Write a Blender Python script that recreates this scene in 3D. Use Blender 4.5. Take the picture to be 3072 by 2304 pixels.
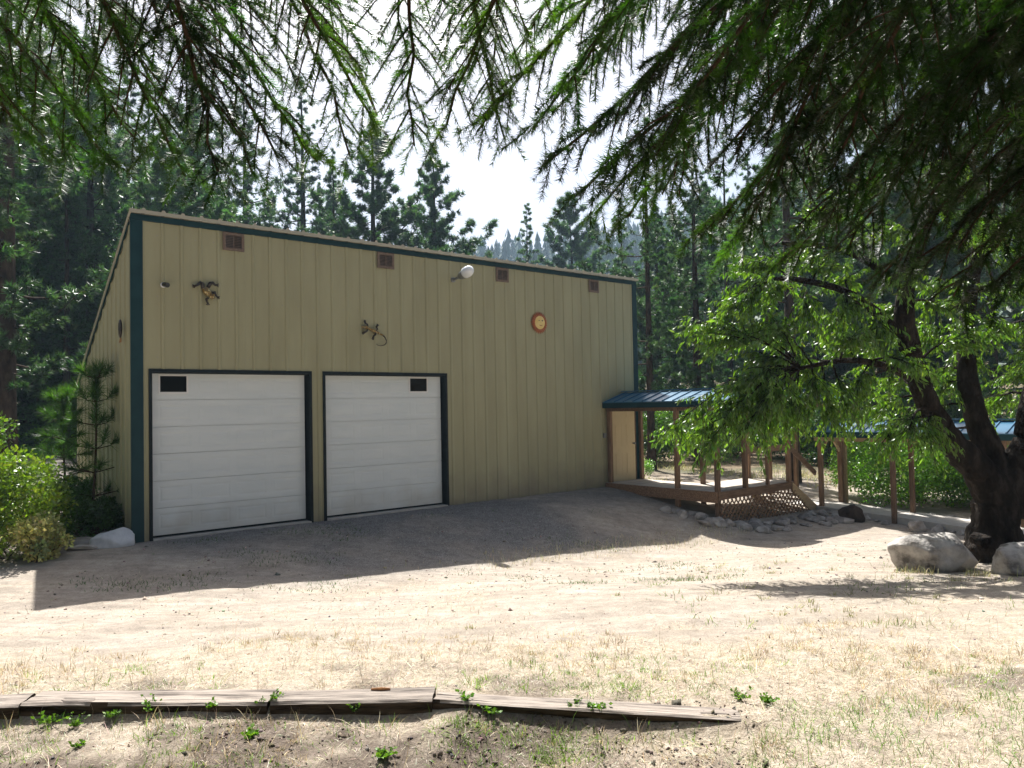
import bpy, math, random
import numpy as np
from mathutils import Vector, Matrix
random.seed(7); RNG=np.random.default_rng(7)
D=bpy.data; SC=bpy.context.scene; COL=SC.collection
for o in list(D.objects): D.objects.remove(o)
PI=math.pi
# ------------------------------------------------------------------ camera
EYE=2.0351; F=765.74; PITCH=0.0292; ROLL=0.0195
cam=D.cameras.new('camera'); cam.sensor_width=36; cam.lens=F/1024*36; cam.clip_start=.05; cam.clip_end=3000
co=D.objects.new('camera',cam); COL.objects.link(co); SC.camera=co
f_=Vector((0,math.cos(PITCH),math.sin(PITCH))); rt=Vector((1,0,0)); up=Vector((0,-math.sin(PITCH),math.cos(PITCH)))
r2=rt*math.cos(ROLL)-up*math.sin(ROLL); u2=rt*math.sin(ROLL)+up*math.cos(ROLL)
co.matrix_world=Matrix(((r2.x,u2.x,-f_.x,0),(r2.y,u2.y,-f_.y,0),(r2.z,u2.z,-f_.z,EYE),(0,0,0,1)))
# ------------------------------------------------------------------ light
AB=Vector((.1245,-.654))                       # shadow offset per metre of height
sund=Vector((-AB.x,-AB.y,1)).normalized()      # towards the sun
SEL=math.asin(sund.z); SAZ=math.atan2(sund.x,sund.y)
W=D.worlds.new('World'); SC.world=W; W.use_nodes=True
nt=W.node_tree; nt.nodes.clear()
sky=nt.nodes.new('ShaderNodeTexSky'); sky.sky_type='NISHITA'; sky.sun_disc=False
sky.sun_elevation=SEL; sky.sun_rotation=SAZ; sky.dust_density=9.5; sky.air_density=.6; sky.ozone_density=.4; sky.altitude=900
bg=nt.nodes.new('ShaderNodeBackground'); bg.inputs[1].default_value=.075
wo=nt.nodes.new('ShaderNodeOutputWorld'); nt.links.new(sky.outputs[0],bg.inputs[0]); nt.links.new(bg.outputs[0],wo.inputs[0])
sl=D.lights.new('sun','SUN'); sl.energy=5.0; sl.angle=math.radians(.53); sl.color=(1,.975,.93)
so=D.objects.new('sun',sl); COL.objects.link(so); so.rotation_mode='QUATERNION'; so.rotation_quaternion=sund.to_track_quat('Z','Y'); so.location=(0,0,60)
SC.view_settings.view_transform='Standard'; SC.view_settings.look='None'; SC.view_settings.exposure=1.2; SC.view_settings.gamma=1
SC.view_settings.use_curve_mapping=False
# ------------------------------------------------------------------ helpers
def tag(o,label=None,cat=None,group=None,kind=None):
    if label:o['label']=label
    if cat:o['category']=cat
    if group:o['group']=group
    if kind:o['kind']=kind
    return o
def empty(name,loc=(0,0,0),rz=0):
    o=D.objects.new(name,None); COL.objects.link(o); o.location=loc; o.rotation_euler=(0,0,rz); o.empty_display_size=.2; return o
def link(name,me,parent=None):
    o=D.objects.new(name,me); COL.objects.link(o)
    if parent: o.parent=parent
    return o
def npmesh(name,V,Fc,mat,smooth=False,colors=None):
    """V (n,3); Fc (m,k) equal sized faces"""
    me=D.meshes.new(name); V=np.asarray(V,np.float32); Fc=np.asarray(Fc,np.int32)
    m,k=Fc.shape
    me.vertices.add(len(V)); me.vertices.foreach_set('co',V.ravel())
    me.loops.add(m*k); me.loops.foreach_set('vertex_index',Fc.ravel())
    me.polygons.add(m); me.polygons.foreach_set('loop_start',np.arange(0,m*k,k,dtype=np.int32))
    if smooth: me.polygons.foreach_set('use_smooth',np.ones(m,bool))
    if colors is not None:
        a=me.color_attributes.new('tint','FLOAT_COLOR','POINT'); c=np.ones((len(V),4),np.float32); c[:,:3]=colors; a.data.foreach_set('color',c.ravel())
    me.update(); me.materials.append(mat); return me
class MB:
    def __init__(s): s.v=[]; s.f=[]
    def add(s,v,f):
        b=len(s.v); s.v+=[tuple(p) for p in v]; s.f+=[tuple(i+b for i in q) for q in f]; return s
    def box(s,x0,x1,y0,y1,z0,z1,M=None):
        v=[Vector(p) for p in((x0,y0,z0),(x1,y0,z0),(x1,y1,z0),(x0,y1,z0),(x0,y0,z1),(x1,y0,z1),(x1,y1,z1),(x0,y1,z1))]
        if M: v=[M@p for p in v]
        return s.add(v,[(0,3,2,1),(4,5,6,7),(0,1,5,4),(1,2,6,5),(2,3,7,6),(3,0,4,7)])
    def beam(s,a,b,w,h,upv=(0,0,1)):
        a=Vector(a);b=Vector(b);d=(b-a);L=d.length;d.normalize();u=Vector(upv);sx=d.cross(u).normalized();u=sx.cross(d)
        v=[]
        for p in(a,b):
            for (i,j) in((-1,-1),(1,-1),(1,1),(-1,1)): v.append(p+sx*w/2*i+u*h/2*j)
        return s.add(v,[(0,1,2,3),(7,6,5,4),(0,4,5,1),(1,5,6,2),(2,6,7,3),(3,7,4,0)])
    def tube(s,pts,rad,n=8,cap=True):
        pts=[Vector(p) for p in pts]
        if not hasattr(rad,'__len__'): rad=[rad]*len(pts)
        v=[];ref=Vector((.31,.17,.93))
        for i,p in enumerate(pts):
            d=(pts[min(i+1,len(pts)-1)]-pts[max(i-1,0)]).normalized()
            a=d.cross(ref)
            if a.length<.1: a=d.cross(Vector((1,0,0)))
            a.normalize(); b=d.cross(a)
            for k in range(n):
                t=2*PI*k/n; v.append(p+(a*math.cos(t)+b*math.sin(t))*rad[i])
        f=[]
        for i in range(len(pts)-1):
            for k in range(n): f.append((i*n+k,i*n+(k+1)%n,(i+1)*n+(k+1)%n,(i+1)*n+k))
        if cap: f.append(tuple(range(n))[::-1]); f.append(tuple((len(pts)-1)*n+k for k in range(n)))
        return s.add(v,f)
    def ell(s,c,r,M=None,nu=10,nv=6):
        v=[];f=[]
        for j in range(nv+1):
            ph=PI*j/nv
            for i in range(nu):
                th=2*PI*i/nu; p=Vector((r[0]*math.sin(ph)*math.cos(th),r[1]*math.sin(ph)*math.sin(th),r[2]*math.cos(ph)))
                if M: p=M@p
                v.append(Vector(c)+p)
        for j in range(nv):
            for i in range(nu): f.append((j*nu+i,(j+1)*nu+i,(j+1)*nu+(i+1)%nu,j*nu+(i+1)%nu))
        return s.add(v,f)
    def build(s,name,mat,parent=None,smooth=False,bevel=0):
        me=D.meshes.new(name); me.from_pydata(s.v,[],s.f); me.update()
        if smooth: me.polygons.foreach_set('use_smooth',[True]*len(me.polygons))
        me.materials.append(mat); o=link(name,me,parent)
        if bevel:
            b=o.modifiers.new('bevel','BEVEL'); b.width=bevel; b.segments=2; b.limit_method='ANGLE'
        return o
# value noise -------------------------------------------------------
def vnoise(x,y,seed=0):
    xi=np.floor(x).astype(np.int64); yi=np.floor(y).astype(np.int64); xf=x-xi; yf=y-yi
    def h(a,b):
        n=(a*374761393+b*668265263+seed*974634777)&0xffffffff
        n=((n^(n>>13))*1274126177)&0xffffffff; return ((n^(n>>16))&0xffff)/65535.
    u=xf*xf*(3-2*xf); v=yf*yf*(3-2*yf)
    return (h(xi,yi)*(1-u)+h(xi+1,yi)*u)*(1-v)+(h(xi,yi+1)*(1-u)+h(xi+1,yi+1)*u)*v
def fbm(x,y,o=4,seed=0):
    t=0;a=.5
    for i in range(o): t=t+a*vnoise(x*2**i,y*2**i,seed+i); a*=.5
    return t
# materials ---------------------------------------------------------
def srgb(r,g,b):
    f=lambda c:(c/255/12.92 if c/255<=.04045 else ((c/255+.055)/1.055)**2.4); return (f(r),f(g),f(b))
def mat(name,c1,c2=None,scale=4,rough=.7,bump=0,bscale=None,stretch=None,spec=.5,metal=0,transl=0,tcol=None,obj_rand=0,tint=False,detail=6,c3=None,coat=0,mid=(.35,.65)):
    m=D.materials.new(name); m.use_nodes=True; n=m.node_tree.nodes; l=m.node_tree.links; b=n['Principled BSDF']
    b.inputs['Roughness'].default_value=rough; b.inputs['Specular IOR Level'].default_value=spec; b.inputs['Metallic'].default_value=metal
    tc=n.new('ShaderNodeTexCoord'); src=tc.outputs['Object']
    if stretch:
        mp=n.new('ShaderNodeMapping'); mp.inputs['Scale'].default_value=stretch; l.new(src,mp.inputs[0]); src=mp.outputs[0]
    no=n.new('ShaderNodeTexNoise'); no.inputs['Scale'].default_value=scale; no.inputs['Detail'].default_value=detail; no.inputs['Roughness'].default_value=.62; l.new(src,no.inputs['Vector'])
    cr=n.new('ShaderNodeValToRGB'); cr.color_ramp.elements[0].position=mid[0]; cr.color_ramp.elements[1].position=mid[1]
    cr.color_ramp.elements[0].color=(*c1,1); cr.color_ramp.elements[1].color=(*(c2 or c1),1)
    if c3: e=cr.color_ramp.elements.new(.5*(mid[0]+mid[1])); e.color=(*c3,1)
    l.new(no.outputs[0],cr.inputs[0]); out=cr.outputs[0]
    if tint:
        at=n.new('ShaderNodeAttribute'); at.attribute_name='tint'; mx=n.new('ShaderNodeMix'); mx.data_type='RGBA'; mx.blend_type='MULTIPLY'; mx.inputs[0].default_value=1
        l.new(out,mx.inputs[6]); l.new(at.outputs[0],mx.inputs[7]); out=mx.outputs[2]
    if obj_rand:
        oi=n.new('ShaderNodeObjectInfo'); hs=n.new('ShaderNodeHueSaturation'); mr=n.new('ShaderNodeMapRange'); mr.inputs[3].default_value=1-obj_rand; mr.inputs[4].default_value=1+obj_rand
        l.new(oi.outputs['Random'],mr.inputs[0]); l.new(mr.outputs[0],hs.inputs['Value']); l.new(out,hs.inputs['Color']); out=hs.outputs[0]
    l.new(out,b.inputs['Base Color'])
    if bump:
        nb=n.new('ShaderNodeTexNoise'); nb.inputs['Scale'].default_value=bscale or scale*4; nb.inputs['Detail'].default_value=5; l.new(src,nb.inputs['Vector'])
        bp=n.new('ShaderNodeBump'); bp.inputs['Strength'].default_value=1; bp.inputs['Distance'].default_value=bump; l.new(nb.outputs[0],bp.inputs['Height']); l.new(bp.outputs[0],b.inputs['Normal'])
    if transl:
        tr=n.new('ShaderNodeBsdfTranslucent'); ms=n.new('ShaderNodeMixShader'); ms.inputs[0].default_value=transl
        if tcol:
            mx=n.new('ShaderNodeMix'); mx.data_type='RGBA'; mx.blend_type='MULTIPLY'; mx.inputs[0].default_value=1; mx.inputs[7].default_value=(*tcol,1); l.new(out,mx.inputs[6]); l.new(mx.outputs[2],tr.inputs[0])
        else: l.new(out,tr.inputs[0])
        l.new(b.outputs[0],ms.inputs[1]); l.new(tr.outputs[0],ms.inputs[2]); l.new(ms.outputs[0],n['Material Output'].inputs[0])
    if coat: b.inputs['Coat Weight'].default_value=coat
    return m
M={}
M['siding']=mat('siding',(.325,.308,.185),(.375,.358,.220),scale=.8,stretch=(3,1,.5),rough=.48,spec=.3,bump=.003,bscale=1.1)
M['roofing']=mat('roofing',(.38,.36,.28),(.44,.41,.32),scale=2,rough=.35,spec=.5)
M['trim']=mat('trim',(.005,.032,.040),(.009,.044,.052),scale=3,rough=.5,spec=.2)
M['jamb']=mat('jamb',(.010,.016,.019),(.016,.024,.027),scale=5,rough=.6,spec=.15)
M['white_door']=mat('white_door',(.64,.69,.70),(.70,.74,.74),scale=1.5,stretch=(.6,1,3),rough=.45,bump=.0008,bscale=25,spec=.3,detail=8)
M['glass']=mat('glass',(.003,.004,.004),rough=.25,spec=.08)
M['vent']=mat('vent',(.13,.085,.06),(.20,.14,.10),scale=22,rough=.6)
M['dark']=mat('dark',(.008,.008,.008),(.014,.013,.012),scale=5,rough=.6)
M['concrete']=mat('concrete',(.40,.37,.33),(.50,.47,.42),scale=5,rough=.85,bump=.003,bscale=60)
M['wood']=mat('wood',(.12,.064,.034),(.27,.165,.095),scale=6,stretch=(6,6,.6),rough=.75,bump=.002,bscale=9,obj_rand=.3)
M['woodx']=mat('woodx',(.12,.064,.034),(.27,.165,.095),scale=6,stretch=(.6,6,6),rough=.75,bump=.002,bscale=9,obj_rand=.25)
M['paleboard']=mat('paleboard',(.34,.24,.13),(.46,.35,.2),scale=5,stretch=(.6,6,6),rough=.75,bump=.002,bscale=9,obj_rand=.15)
M['deck']=mat('deck',(.42,.36,.30),(.52,.46,.38),scale=6,stretch=(1,8,8),rough=.8,bump=.002,bscale=9,obj_rand=.15)
M['bluemetal']=mat('bluemetal',(.022,.11,.19),(.03,.13,.22),scale=2,rough=.28,spec=.6)
M['beige_door']=mat('beige_door',(.58,.47,.27),(.62,.5,.3),scale=3,rough=.45)
M['rock']=mat('rock',(.19,.17,.15),(.42,.39,.36),scale=3.2,rough=.85,bump=.02,bscale=9,obj_rand=.22,c3=(.30,.275,.25))
M['boulder']=mat('boulder',(.13,.12,.11),(.56,.53,.49),scale=3.4,rough=.85,spec=.25,bump=.035,bscale=9,c3=(.40,.375,.345))
M['whiterock']=mat('whiterock',(.42,.44,.46),(.58,.59,.6),scale=4,rough=.85,bump=.012,bscale=11)
M['timber']=mat('timber',(.05,.038,.030),(.30,.255,.215),scale=3.2,stretch=(1,18,18),rough=.9,bump=.006,bscale=7,c3=(.20,.168,.14),obj_rand=.14,detail=10,mid=(.36,.60))
M['tie_shade']=mat('tie_shade',(.015,.011,.008),(.085,.062,.042),scale=4,stretch=(1,10,10),rough=.95,spec=.05,bump=.008,bscale=8)  # dark tie sides: the shade on their front is painted into this colour
M['bark']=mat('bark',(.010,.008,.007),(.050,.042,.036),scale=7,stretch=(1,1,.45),rough=.95,spec=.08,bump=.09,bscale=16,c3=(.022,.018,.015))
M['pinebark']=mat('pinebark',(.018,.014,.012),(.075,.055,.042),scale=5,stretch=(1,1,.4),rough=.95,spec=.1,bump=.05,bscale=8)
M['twig']=mat('twig',(.035,.021,.014),(.08,.048,.03),scale=20,rough=.85,spec=.15)
M['needle']=mat('needle',(.015,.045,.010),(.050,.105,.018),scale=2.2,rough=.42,spec=.5,transl=.42,tcol=(2.4,2.3,.5),tint=True)
M['pine_needle']=mat('pine_needle',(.022,.066,.032),(.065,.135,.055),scale=.5,rough=.40,spec=.6,transl=.34,tcol=(1.9,2.0,.8),tint=True,obj_rand=.25)
M['far_needle']=mat('far_needle',(.018,.045,.022),(.045,.085,.035),scale=.02,rough=.7,tint=True)
M['cherry_leaf']=mat('cherry_leaf',(.055,.125,.018),(.10,.20,.03),scale=2,rough=.38,spec=.9,transl=.42,tcol=(2.1,2.0,.5),tint=True)
M['shrub_leaf']=mat('shrub_leaf',(.05,.12,.02),(.10,.20,.035),scale=3,rough=.36,spec=.8,transl=.34,tcol=(1.4,1.5,.5),tint=True,obj_rand=.12)
M['pale_leaf']=mat('pale_leaf',(.36,.38,.10),(.66,.64,.28),scale=6,rough=.5,transl=.3,tint=True)
M['straw']=mat('straw',(.42,.36,.26),(.72,.66,.52),scale=9,rough=.7,transl=.25,tint=True)
M['weed']=mat('weed',(.07,.16,.025),(.13,.25,.05),scale=12,rough=.5,transl=.35,tcol=(1.3,1.4,.5),tint=True)
M['litter']=mat('litter',(.10,.045,.025),(.26,.15,.08),scale=6,rough=.8,tint=True)
M['galv']=mat('galv',(.22,.23,.24),(.33,.34,.35),scale=14,rough=.4,metal=.7)
M['lampglass']=mat('lampglass',(.78,.82,.86),(.85,.88,.9),scale=6,rough=.15,spec=.7)
M['black']=mat('black',(.012,.012,.013),rough=.4)
M['white']=mat('white',(.75,.75,.74),rough=.5)
M['frogbody']=mat('frogbody',(.45,.28,.06),(.65,.55,.28),scale=30,rough=.35,metal=.4,c3=(.10,.06,.02))
M['darkmetal']=mat('darkmetal',(.02,.02,.022),(.07,.055,.045),scale=25,rough=.4,metal=.6)
M['terracotta']=mat('terracotta',(.30,.085,.03),(.48,.16,.06),scale=14,rough=.6)
M['sunface']=mat('sunface',(.72,.52,.16),(.82,.66,.28),scale=8,rough=.5)
M['orange']=mat('orange',(.5,.16,.04),(.6,.22,.06),scale=8,rough=.5)
M['cedar']=mat('cedar',(.42,.16,.05),(.6,.27,.1),scale=6,stretch=(5,5,.7),rough=.6)
M['carglass']=mat('carglass',(.02,.05,.045),rough=.15)
M['camper']=mat('camper',(.55,.62,.6),rough=.4)
M['rust']=mat('rust',(.20,.075,.02),(.38,.17,.05),scale=14,rough=.8)
def dusty(m,z0,z1,col,amt):
    n=m.node_tree.nodes; l=m.node_tree.links; b=n['Principled BSDF']; src=b.inputs['Base Color'].links[0].from_socket
    tc=n.new('ShaderNodeTexCoord'); sx=n.new('ShaderNodeSeparateXYZ'); l.new(tc.outputs['Object'],sx.inputs[0]); no=n.new('ShaderNodeTexNoise'); no.inputs['Scale'].default_value=2.2; no.inputs['Detail'].default_value=7; l.new(tc.outputs['Object'],no.inputs['Vector'])
    ad=n.new('ShaderNodeMath'); ad.operation='MULTIPLY_ADD'; ad.inputs[1].default_value=-(z1-z0)*1.6; l.new(no.outputs[0],ad.inputs[0]); l.new(sx.outputs[2],ad.inputs[2])
    mr=n.new('ShaderNodeMapRange'); mr.inputs[1].default_value=z0-(z1-z0)*.8; mr.inputs[2].default_value=z1-(z1-z0)*.8; mr.inputs[3].default_value=amt; mr.inputs[4].default_value=0; l.new(ad.outputs[0],mr.inputs[0])
    mx=n.new('ShaderNodeMix'); mx.data_type='RGBA'; l.new(mr.outputs[0],mx.inputs[0]); l.new(src,mx.inputs[6]); mx.inputs[7].default_value=(*col,1); l.new(mx.outputs[2],b.inputs['Base Color'])
dusty(M['siding'],-.1,.7,(.22,.19,.14),.75); dusty(M['white_door'],-.1,.5,(.42,.39,.33),.6)
# ------------------------------------------------------------------ terrain
PHI=0.8729; P0=np.array([-6.0728,12.2590]); DW=np.array([math.sin(PHI),math.cos(PHI)]); DN=np.array([-DW[1],DW[0]])
def bl(s,y): p=P0+s*DW+y*DN; return float(p[0]),float(p[1])
CP=[(0,-3,.5),(-5,-2,.4),(6,-2,.5),(0,2,.36),(-3,3.3,.32),(0,3.5,.32),(3,3.5,.40),(-3,4.4,.40),(-1.4,4.4,.41),(0,4.4,.40),(1.1,4.1,.40),(2.5,4.5,.37),(-6,5,.28),
(0,6.3,.19),(-3,6.3,.18),(-5,7.5,.02),(-9,8,.0),(3,6.5,.2),(6,6,.28),(9,7,.3),(0,8.4,-.03),(3,9,-.08),(-5.35,8.6,-.12),(-4.14,9.65,-.2),(-2.5,10.9,-.35),(-.33,12.6,-.5),(1.6,14.1,-.62),(3.4,15.5,-.75),
(5.6,10.2,-.25),(6.9,10.9,-.27),(9,11,-.2),(4.5,12.5,-.45),(7,14,-.65),(9.5,14.5,-.8),(12,15,-.8),(14,11,-.3),(5.1,16.6,-.72),(6.7,17.2,-.8),(6.4,17.9,-.72),
(8.8,18,-.82),(8.2,19.4,-.72),(9.9,16.8,-.92),(10.9,15.2,-.98),(5,20.5,-.35),(7,22,-.45),(5.5,26,-.35),(10,24,-.5),(4,22,-.2),(-.5,24,-.1),(-8,19,.1),(-10,16,.15),(-8.2,13,-.02),(-7.2,11.6,-.08),(-9,11,-.05),(-12,12,.0),(-13,20,.35),
(-16,26,.7),(-22,36,1.1),(-28,48,1.4),(-10,35,.5),(0,45,0.4),(10,40,-.1),(20,40,0),(20,20,-.6),(18,10,-.1),(-18,10,.0),(-15,0,.2),(16,0,.5),(30,30,.2),(-30,20,.8),(40,50,2),(0,60,1.5),(-40,60,3)]
for s in np.arange(-.3,12.6,1.2): CP.append((*bl(s,-.05),-.03))
for s in (.5,4,8,12): CP.append((*bl(s,3),-.05))
CP.append((*bl(10.2,-1.3),-.16)); CP.append((*bl(10.0,-2.6),-.42)); CP.append((*bl(10.6,-3.4),-.58)); CP.append((*bl(12.6,-3.5),-.68)); CP.append((*bl(13.2,-1.),-.3)); CP.append((*bl(8,-1.5),-.14)); CP.append((*bl(4.7,-1.2),-.12)); CP.append((*bl(1.6,-1.2),-.08))
CP=np.array(CP)
def _phi(r2): return .5*r2*np.log(r2+1e-9)
def tps(P,lam=.02):
    n=len(P); A=np.zeros((n+3,n+3)); d=((P[:,None,:2]-P[None,:,:2])**2).sum(-1); A[:n,:n]=_phi(d)+lam*np.eye(n); A[:n,n]=1; A[:n,n+1:n+3]=P[:,:2]; A[n:,:n]=A[:n,n:].T
    b=np.zeros(n+3); b[:n]=P[:,2]; return np.linalg.solve(A,b)
TW=tps(CP)
TL=np.array([(-3.3,4.28),(-2.8,4.40),(-1.37,4.36),(-.46,4.34),(1.1,4.04),(1.25,4.0)])
def H(x,y,fine=True):
    x=np.asarray(x,float); y=np.asarray(y,float); sh=x.shape; xx=x.ravel(); yy=y.ravel()
    xc=np.clip(xx,-38,38); yc=np.clip(yy,-4,60)
    z=np.zeros(len(xx))
    for i in range(0,len(xx),20000):
        s=slice(i,i+20000); d=(xc[s,None]-CP[None,:,0])**2+(yc[s,None]-CP[None,:,1])**2
        z[s]=_phi(d)@TW[:len(CP)]+TW[-3]+TW[-2]*xc[s]+TW[-1]*yc[s]
    # far hills
    r=np.hypot(xx,yy*1.0)
    t=np.clip((yy-70)/380,0,1); side=1+.35*np.tanh((xx-150)/200)-.25*np.exp(-((xx+20)/90)**2)*0
    hill=(t*t*(3-2*t))*100*(1+.18*(fbm(xx/120+3,yy/120+5,3,11)-.5)*2)*side
    t2=np.clip((np.abs(xx)-45)/200,0,1); hill=np.maximum(hill,t2*t2*(3-2*t2)*85)
    z=z+hill
    if fine:
        near=np.exp(-(np.maximum(np.hypot(xx,yy-6)-16,0)/10)**2)
        z=z+near*(.05*(fbm(xx*.9,yy*.9,3,5)-.47)+.022*(fbm(xx*7,yy*7,3,9)-.47))
        yr=7.0+.05*xx+.012*xx*xx
        for o_,wd_ in((0,.17),(1.55,.17),(3.1,.14),(-.75,.12)): z=z-.022*np.exp(-((yy-yr-o_)/wd_)**2)*(.6+.8*vnoise(xx*1.5,yy*.5,77))*np.clip((11.5-yy)/1.5,0,1)
        # the soil step in front of the timbers
        yl=np.interp(xx,TL[:,0],TL[:,1]); w=np.clip((yl-.02-yy)/.10,0,1)*np.clip((1.35-xx)/.3,0,1)*np.exp(-(np.maximum(yl-yy-.3,0)/.9)**2)
        z=z-.070*w
        # soil mounds
        for mx,my,mr,mh in((-.35,4.02,.20,.085),(-1.75,3.95,.33,.05),(-.95,3.75,.3,.03)):
            z=z+mh*np.exp(-((xx-mx)**2+(yy-my)**2)/mr**2)
        cl=np.clip((4.3-yy)/.4,0,1)*np.clip((.9-xx)/.6,0,1)
        z=z+cl*.05*(fbm(xx*13,yy*13,3,21)-.47)
    return z.reshape(sh)
def h1(x,y): return float(H(np.array([x]),np.array([y]))[0])
def lines(segs):
    o=[]
    for a,b,st in segs: o+=list(np.arange(a,b,st))
    return np.array(o)
gx=lines([(-400,-160,20),(-160,-20,5),(-20,-9,.5),(-9,-4.2,.12),(-4.2,3.2,.052),(3.2,12,.08),(12,20,.5),(20,160,5),(160,401,20)])
gy=lines([(-20,0,2),(0,2.6,.3),(2.6,6,.05),(6,16,.075),(16,22,.15),(22,40,.8),(40,160,5),(160,640,20)])
GX,GY=np.meshgrid(gx,gy); GZ=H(GX,GY)
V=np.stack([GX.ravel(),GY.ravel(),GZ.ravel()],1); nx=len(gx); ny=len(gy)
ii=(np.arange(ny-1)[:,None]*nx+np.arange(nx-1)[None,:]).ravel(); Fc=np.stack([ii,ii+1,ii+1+nx,ii+nx],1)
xx=V[:,0]; yy=V[:,1]
rel=np.stack([xx-P0[0],yy-P0[1]],1); ls=rel@DW; ln=rel@DN
zs=fbm(xx*.55,yy*.55,4,31); zf=fbm(xx*2.2,yy*2.2,4,37)
straw=np.clip(1-(yy-5.0)/1.3,0,1)+np.clip((xx-2.2)/2,0,1)*np.clip((10.5-yy)/5,0,1)*.7
straw=np.clip(straw+ (zf-.47)*1.6,0,1)
soil=np.clip((4.35-yy)/.25,0,1)*np.clip((.8-xx)/1.2,0,1); soil=np.clip(soil*(1.6*(zf-.42)*4+.55),0,1)
soil=np.maximum(soil,np.clip((5.3-yy)/.6,0,1)*np.clip((zf-.56)*9,0,1)*.7)
grav=np.clip(1-(-ln-3.1)/.8,0,1)*np.clip((ls+.5)/1,0,1)*np.clip((12-ls)/1,0,1)*np.clip(.35+(zs-.4)*3,0,1)  # gravel grey kept to the garage shadow, also deepening that shade in the colour
cls=np.stack([straw,soil,grav],1)
gm=D.materials.new('dry_ground'); gm.use_nodes=True; n=gm.node_tree.nodes; l=gm.node_tree.links; b=n['Principled BSDF']; b.inputs['Roughness'].default_value=.95; b.inputs['Specular IOR Level'].default_value=.1
tc=n.new('ShaderNodeTexCoord')
def noise(sc,det=6,ro=.6,src=None):
    a=n.new('ShaderNodeTexNoise'); a.inputs['Scale'].default_value=sc; a.inputs['Detail'].default_value=det; a.inputs['Roughness'].default_value=ro; l.new(src or tc.outputs['Object'],a.inputs['Vector']); return a.outputs[0]
def ramp(s,c,pos=None):
    r=n.new('ShaderNodeValToRGB'); e=r.color_ramp.elements; pos=pos or [i/(len(c)-1) for i in range(len(c))]
    e[0].position=pos[0];e[0].color=(*c[0],1);e[1].position=pos[-1];e[1].color=(*c[-1],1)
    for p,k in zip(pos[1:-1],c[1:-1]): q=e.new(p);q.color=(*k,1)
    l.new(s,r.inputs[0]); return r.outputs[0]
def mix(a,bb,f,mode='MIX'):
    m=n.new('ShaderNodeMix'); m.data_type='RGBA'; m.blend_type=mode
    if isinstance(f,(int,float)): m.inputs[0].default_value=f
    else: l.new(f,m.inputs[0])
    l.new(a,m.inputs[6]); l.new(bb,m.inputs[7]); return m.outputs[2]
at=n.new('ShaderNodeAttribute'); at.attribute_name='tint'; sp=n.new('ShaderNodeSeparateColor'); l.new(at.outputs[0],sp.inputs[0])
dirt=ramp(noise(1.3,8),[(.345,.30,.245),(.415,.365,.305),(.48,.43,.365)],[.3,.5,.7])
mp=n.new('ShaderNodeMapping'); mp.inputs['Scale'].default_value=(.35,3.2,1); mp.inputs['Rotation'].default_value=(0,0,-.10); l.new(tc.outputs['Object'],mp.inputs[0])
track=ramp(noise(1.5,6,.6,mp.outputs[0]),[(.66,.66,.68),(1,1,1)],[.34,.62]); dirt=mix(dirt,track,.55,'MULTIPLY')
fine=mix(ramp(noise(60,5,.8),[(.45,.42,.40),(1.06,1.05,1.04)],[.32,.52]),ramp(noise(7,6,.75),[(.74,.73,.73),(1.08,1.08,1.08)],[.36,.6]),1.0,'MULTIPLY')
strc=ramp(noise(16,8,.75),[(.26,.21,.155),(.42,.36,.28),(.57,.505,.41)],[.3,.5,.7])
soilc=ramp(noise(9,8,.7),[(.085,.068,.055),(.16,.13,.105),(.25,.21,.175)],[.3,.5,.7])
shade_gravc=ramp(noise(55,3,.6),[(.09,.088,.085),(.21,.205,.20),(.36,.35,.34)],[.35,.5,.66])
c=mix(dirt,strc,sp.outputs[0]); c=mix(c,shade_gravc,sp.outputs[2]); c=mix(c,soilc,sp.outputs[1]); c=mix(c,fine,.8,'MULTIPLY')
# farther than the yard the ground is brown forest litter with green patches
geo=n.new('ShaderNodeNewGeometry'); sx=n.new('ShaderNodeSeparateXYZ'); l.new(geo.outputs['Position'],sx.inputs[0])
mr=n.new('ShaderNodeMapRange'); mr.inputs[1].default_value=21; mr.inputs[2].default_value=29; l.new(sx.outputs[1],mr.inputs[0])
forest=ramp(noise(.35,7,.7),[(.05,.06,.025),(.15,.115,.075),(.26,.21,.15)],[.38,.5,.68]); c=mix(c,forest,mr.outputs[0])
l.new(c,b.inputs['Base Color'])
bp=n.new('ShaderNodeBump'); bp.inputs['Strength'].default_value=1; bp.inputs['Distance'].default_value=.02; l.new(noise(38,6,.75),bp.inputs['Height']); l.new(bp.outputs[0],b.inputs['Normal'])
ground=link('ground',npmesh('ground',V,Fc,gm,True,cls)); tag(ground,'pale dusty gravel yard with dry straw grass, sloping down to the garage','ground',kind='structure')
# ------------------------------------------------------------------ haze
hz=MB().box(-700,700,-40,640,-3,160).build('haze',M['white']); hm=D.materials.new('haze'); hm.use_nodes=True; hn=hm.node_tree.nodes; hn.clear()
pv=hn.new('ShaderNodeVolumePrincipled'); pv.inputs['Density'].default_value=.0005; pv.inputs['Color'].default_value=(.55,.78,1,1); pv.inputs['Anisotropy'].default_value=.3
ho=hn.new('ShaderNodeOutputMaterial'); hm.node_tree.links.new(pv.outputs[0],ho.inputs['Volume']); hz.data.materials[0]=hm; tag(hz,kind='stuff')
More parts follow.
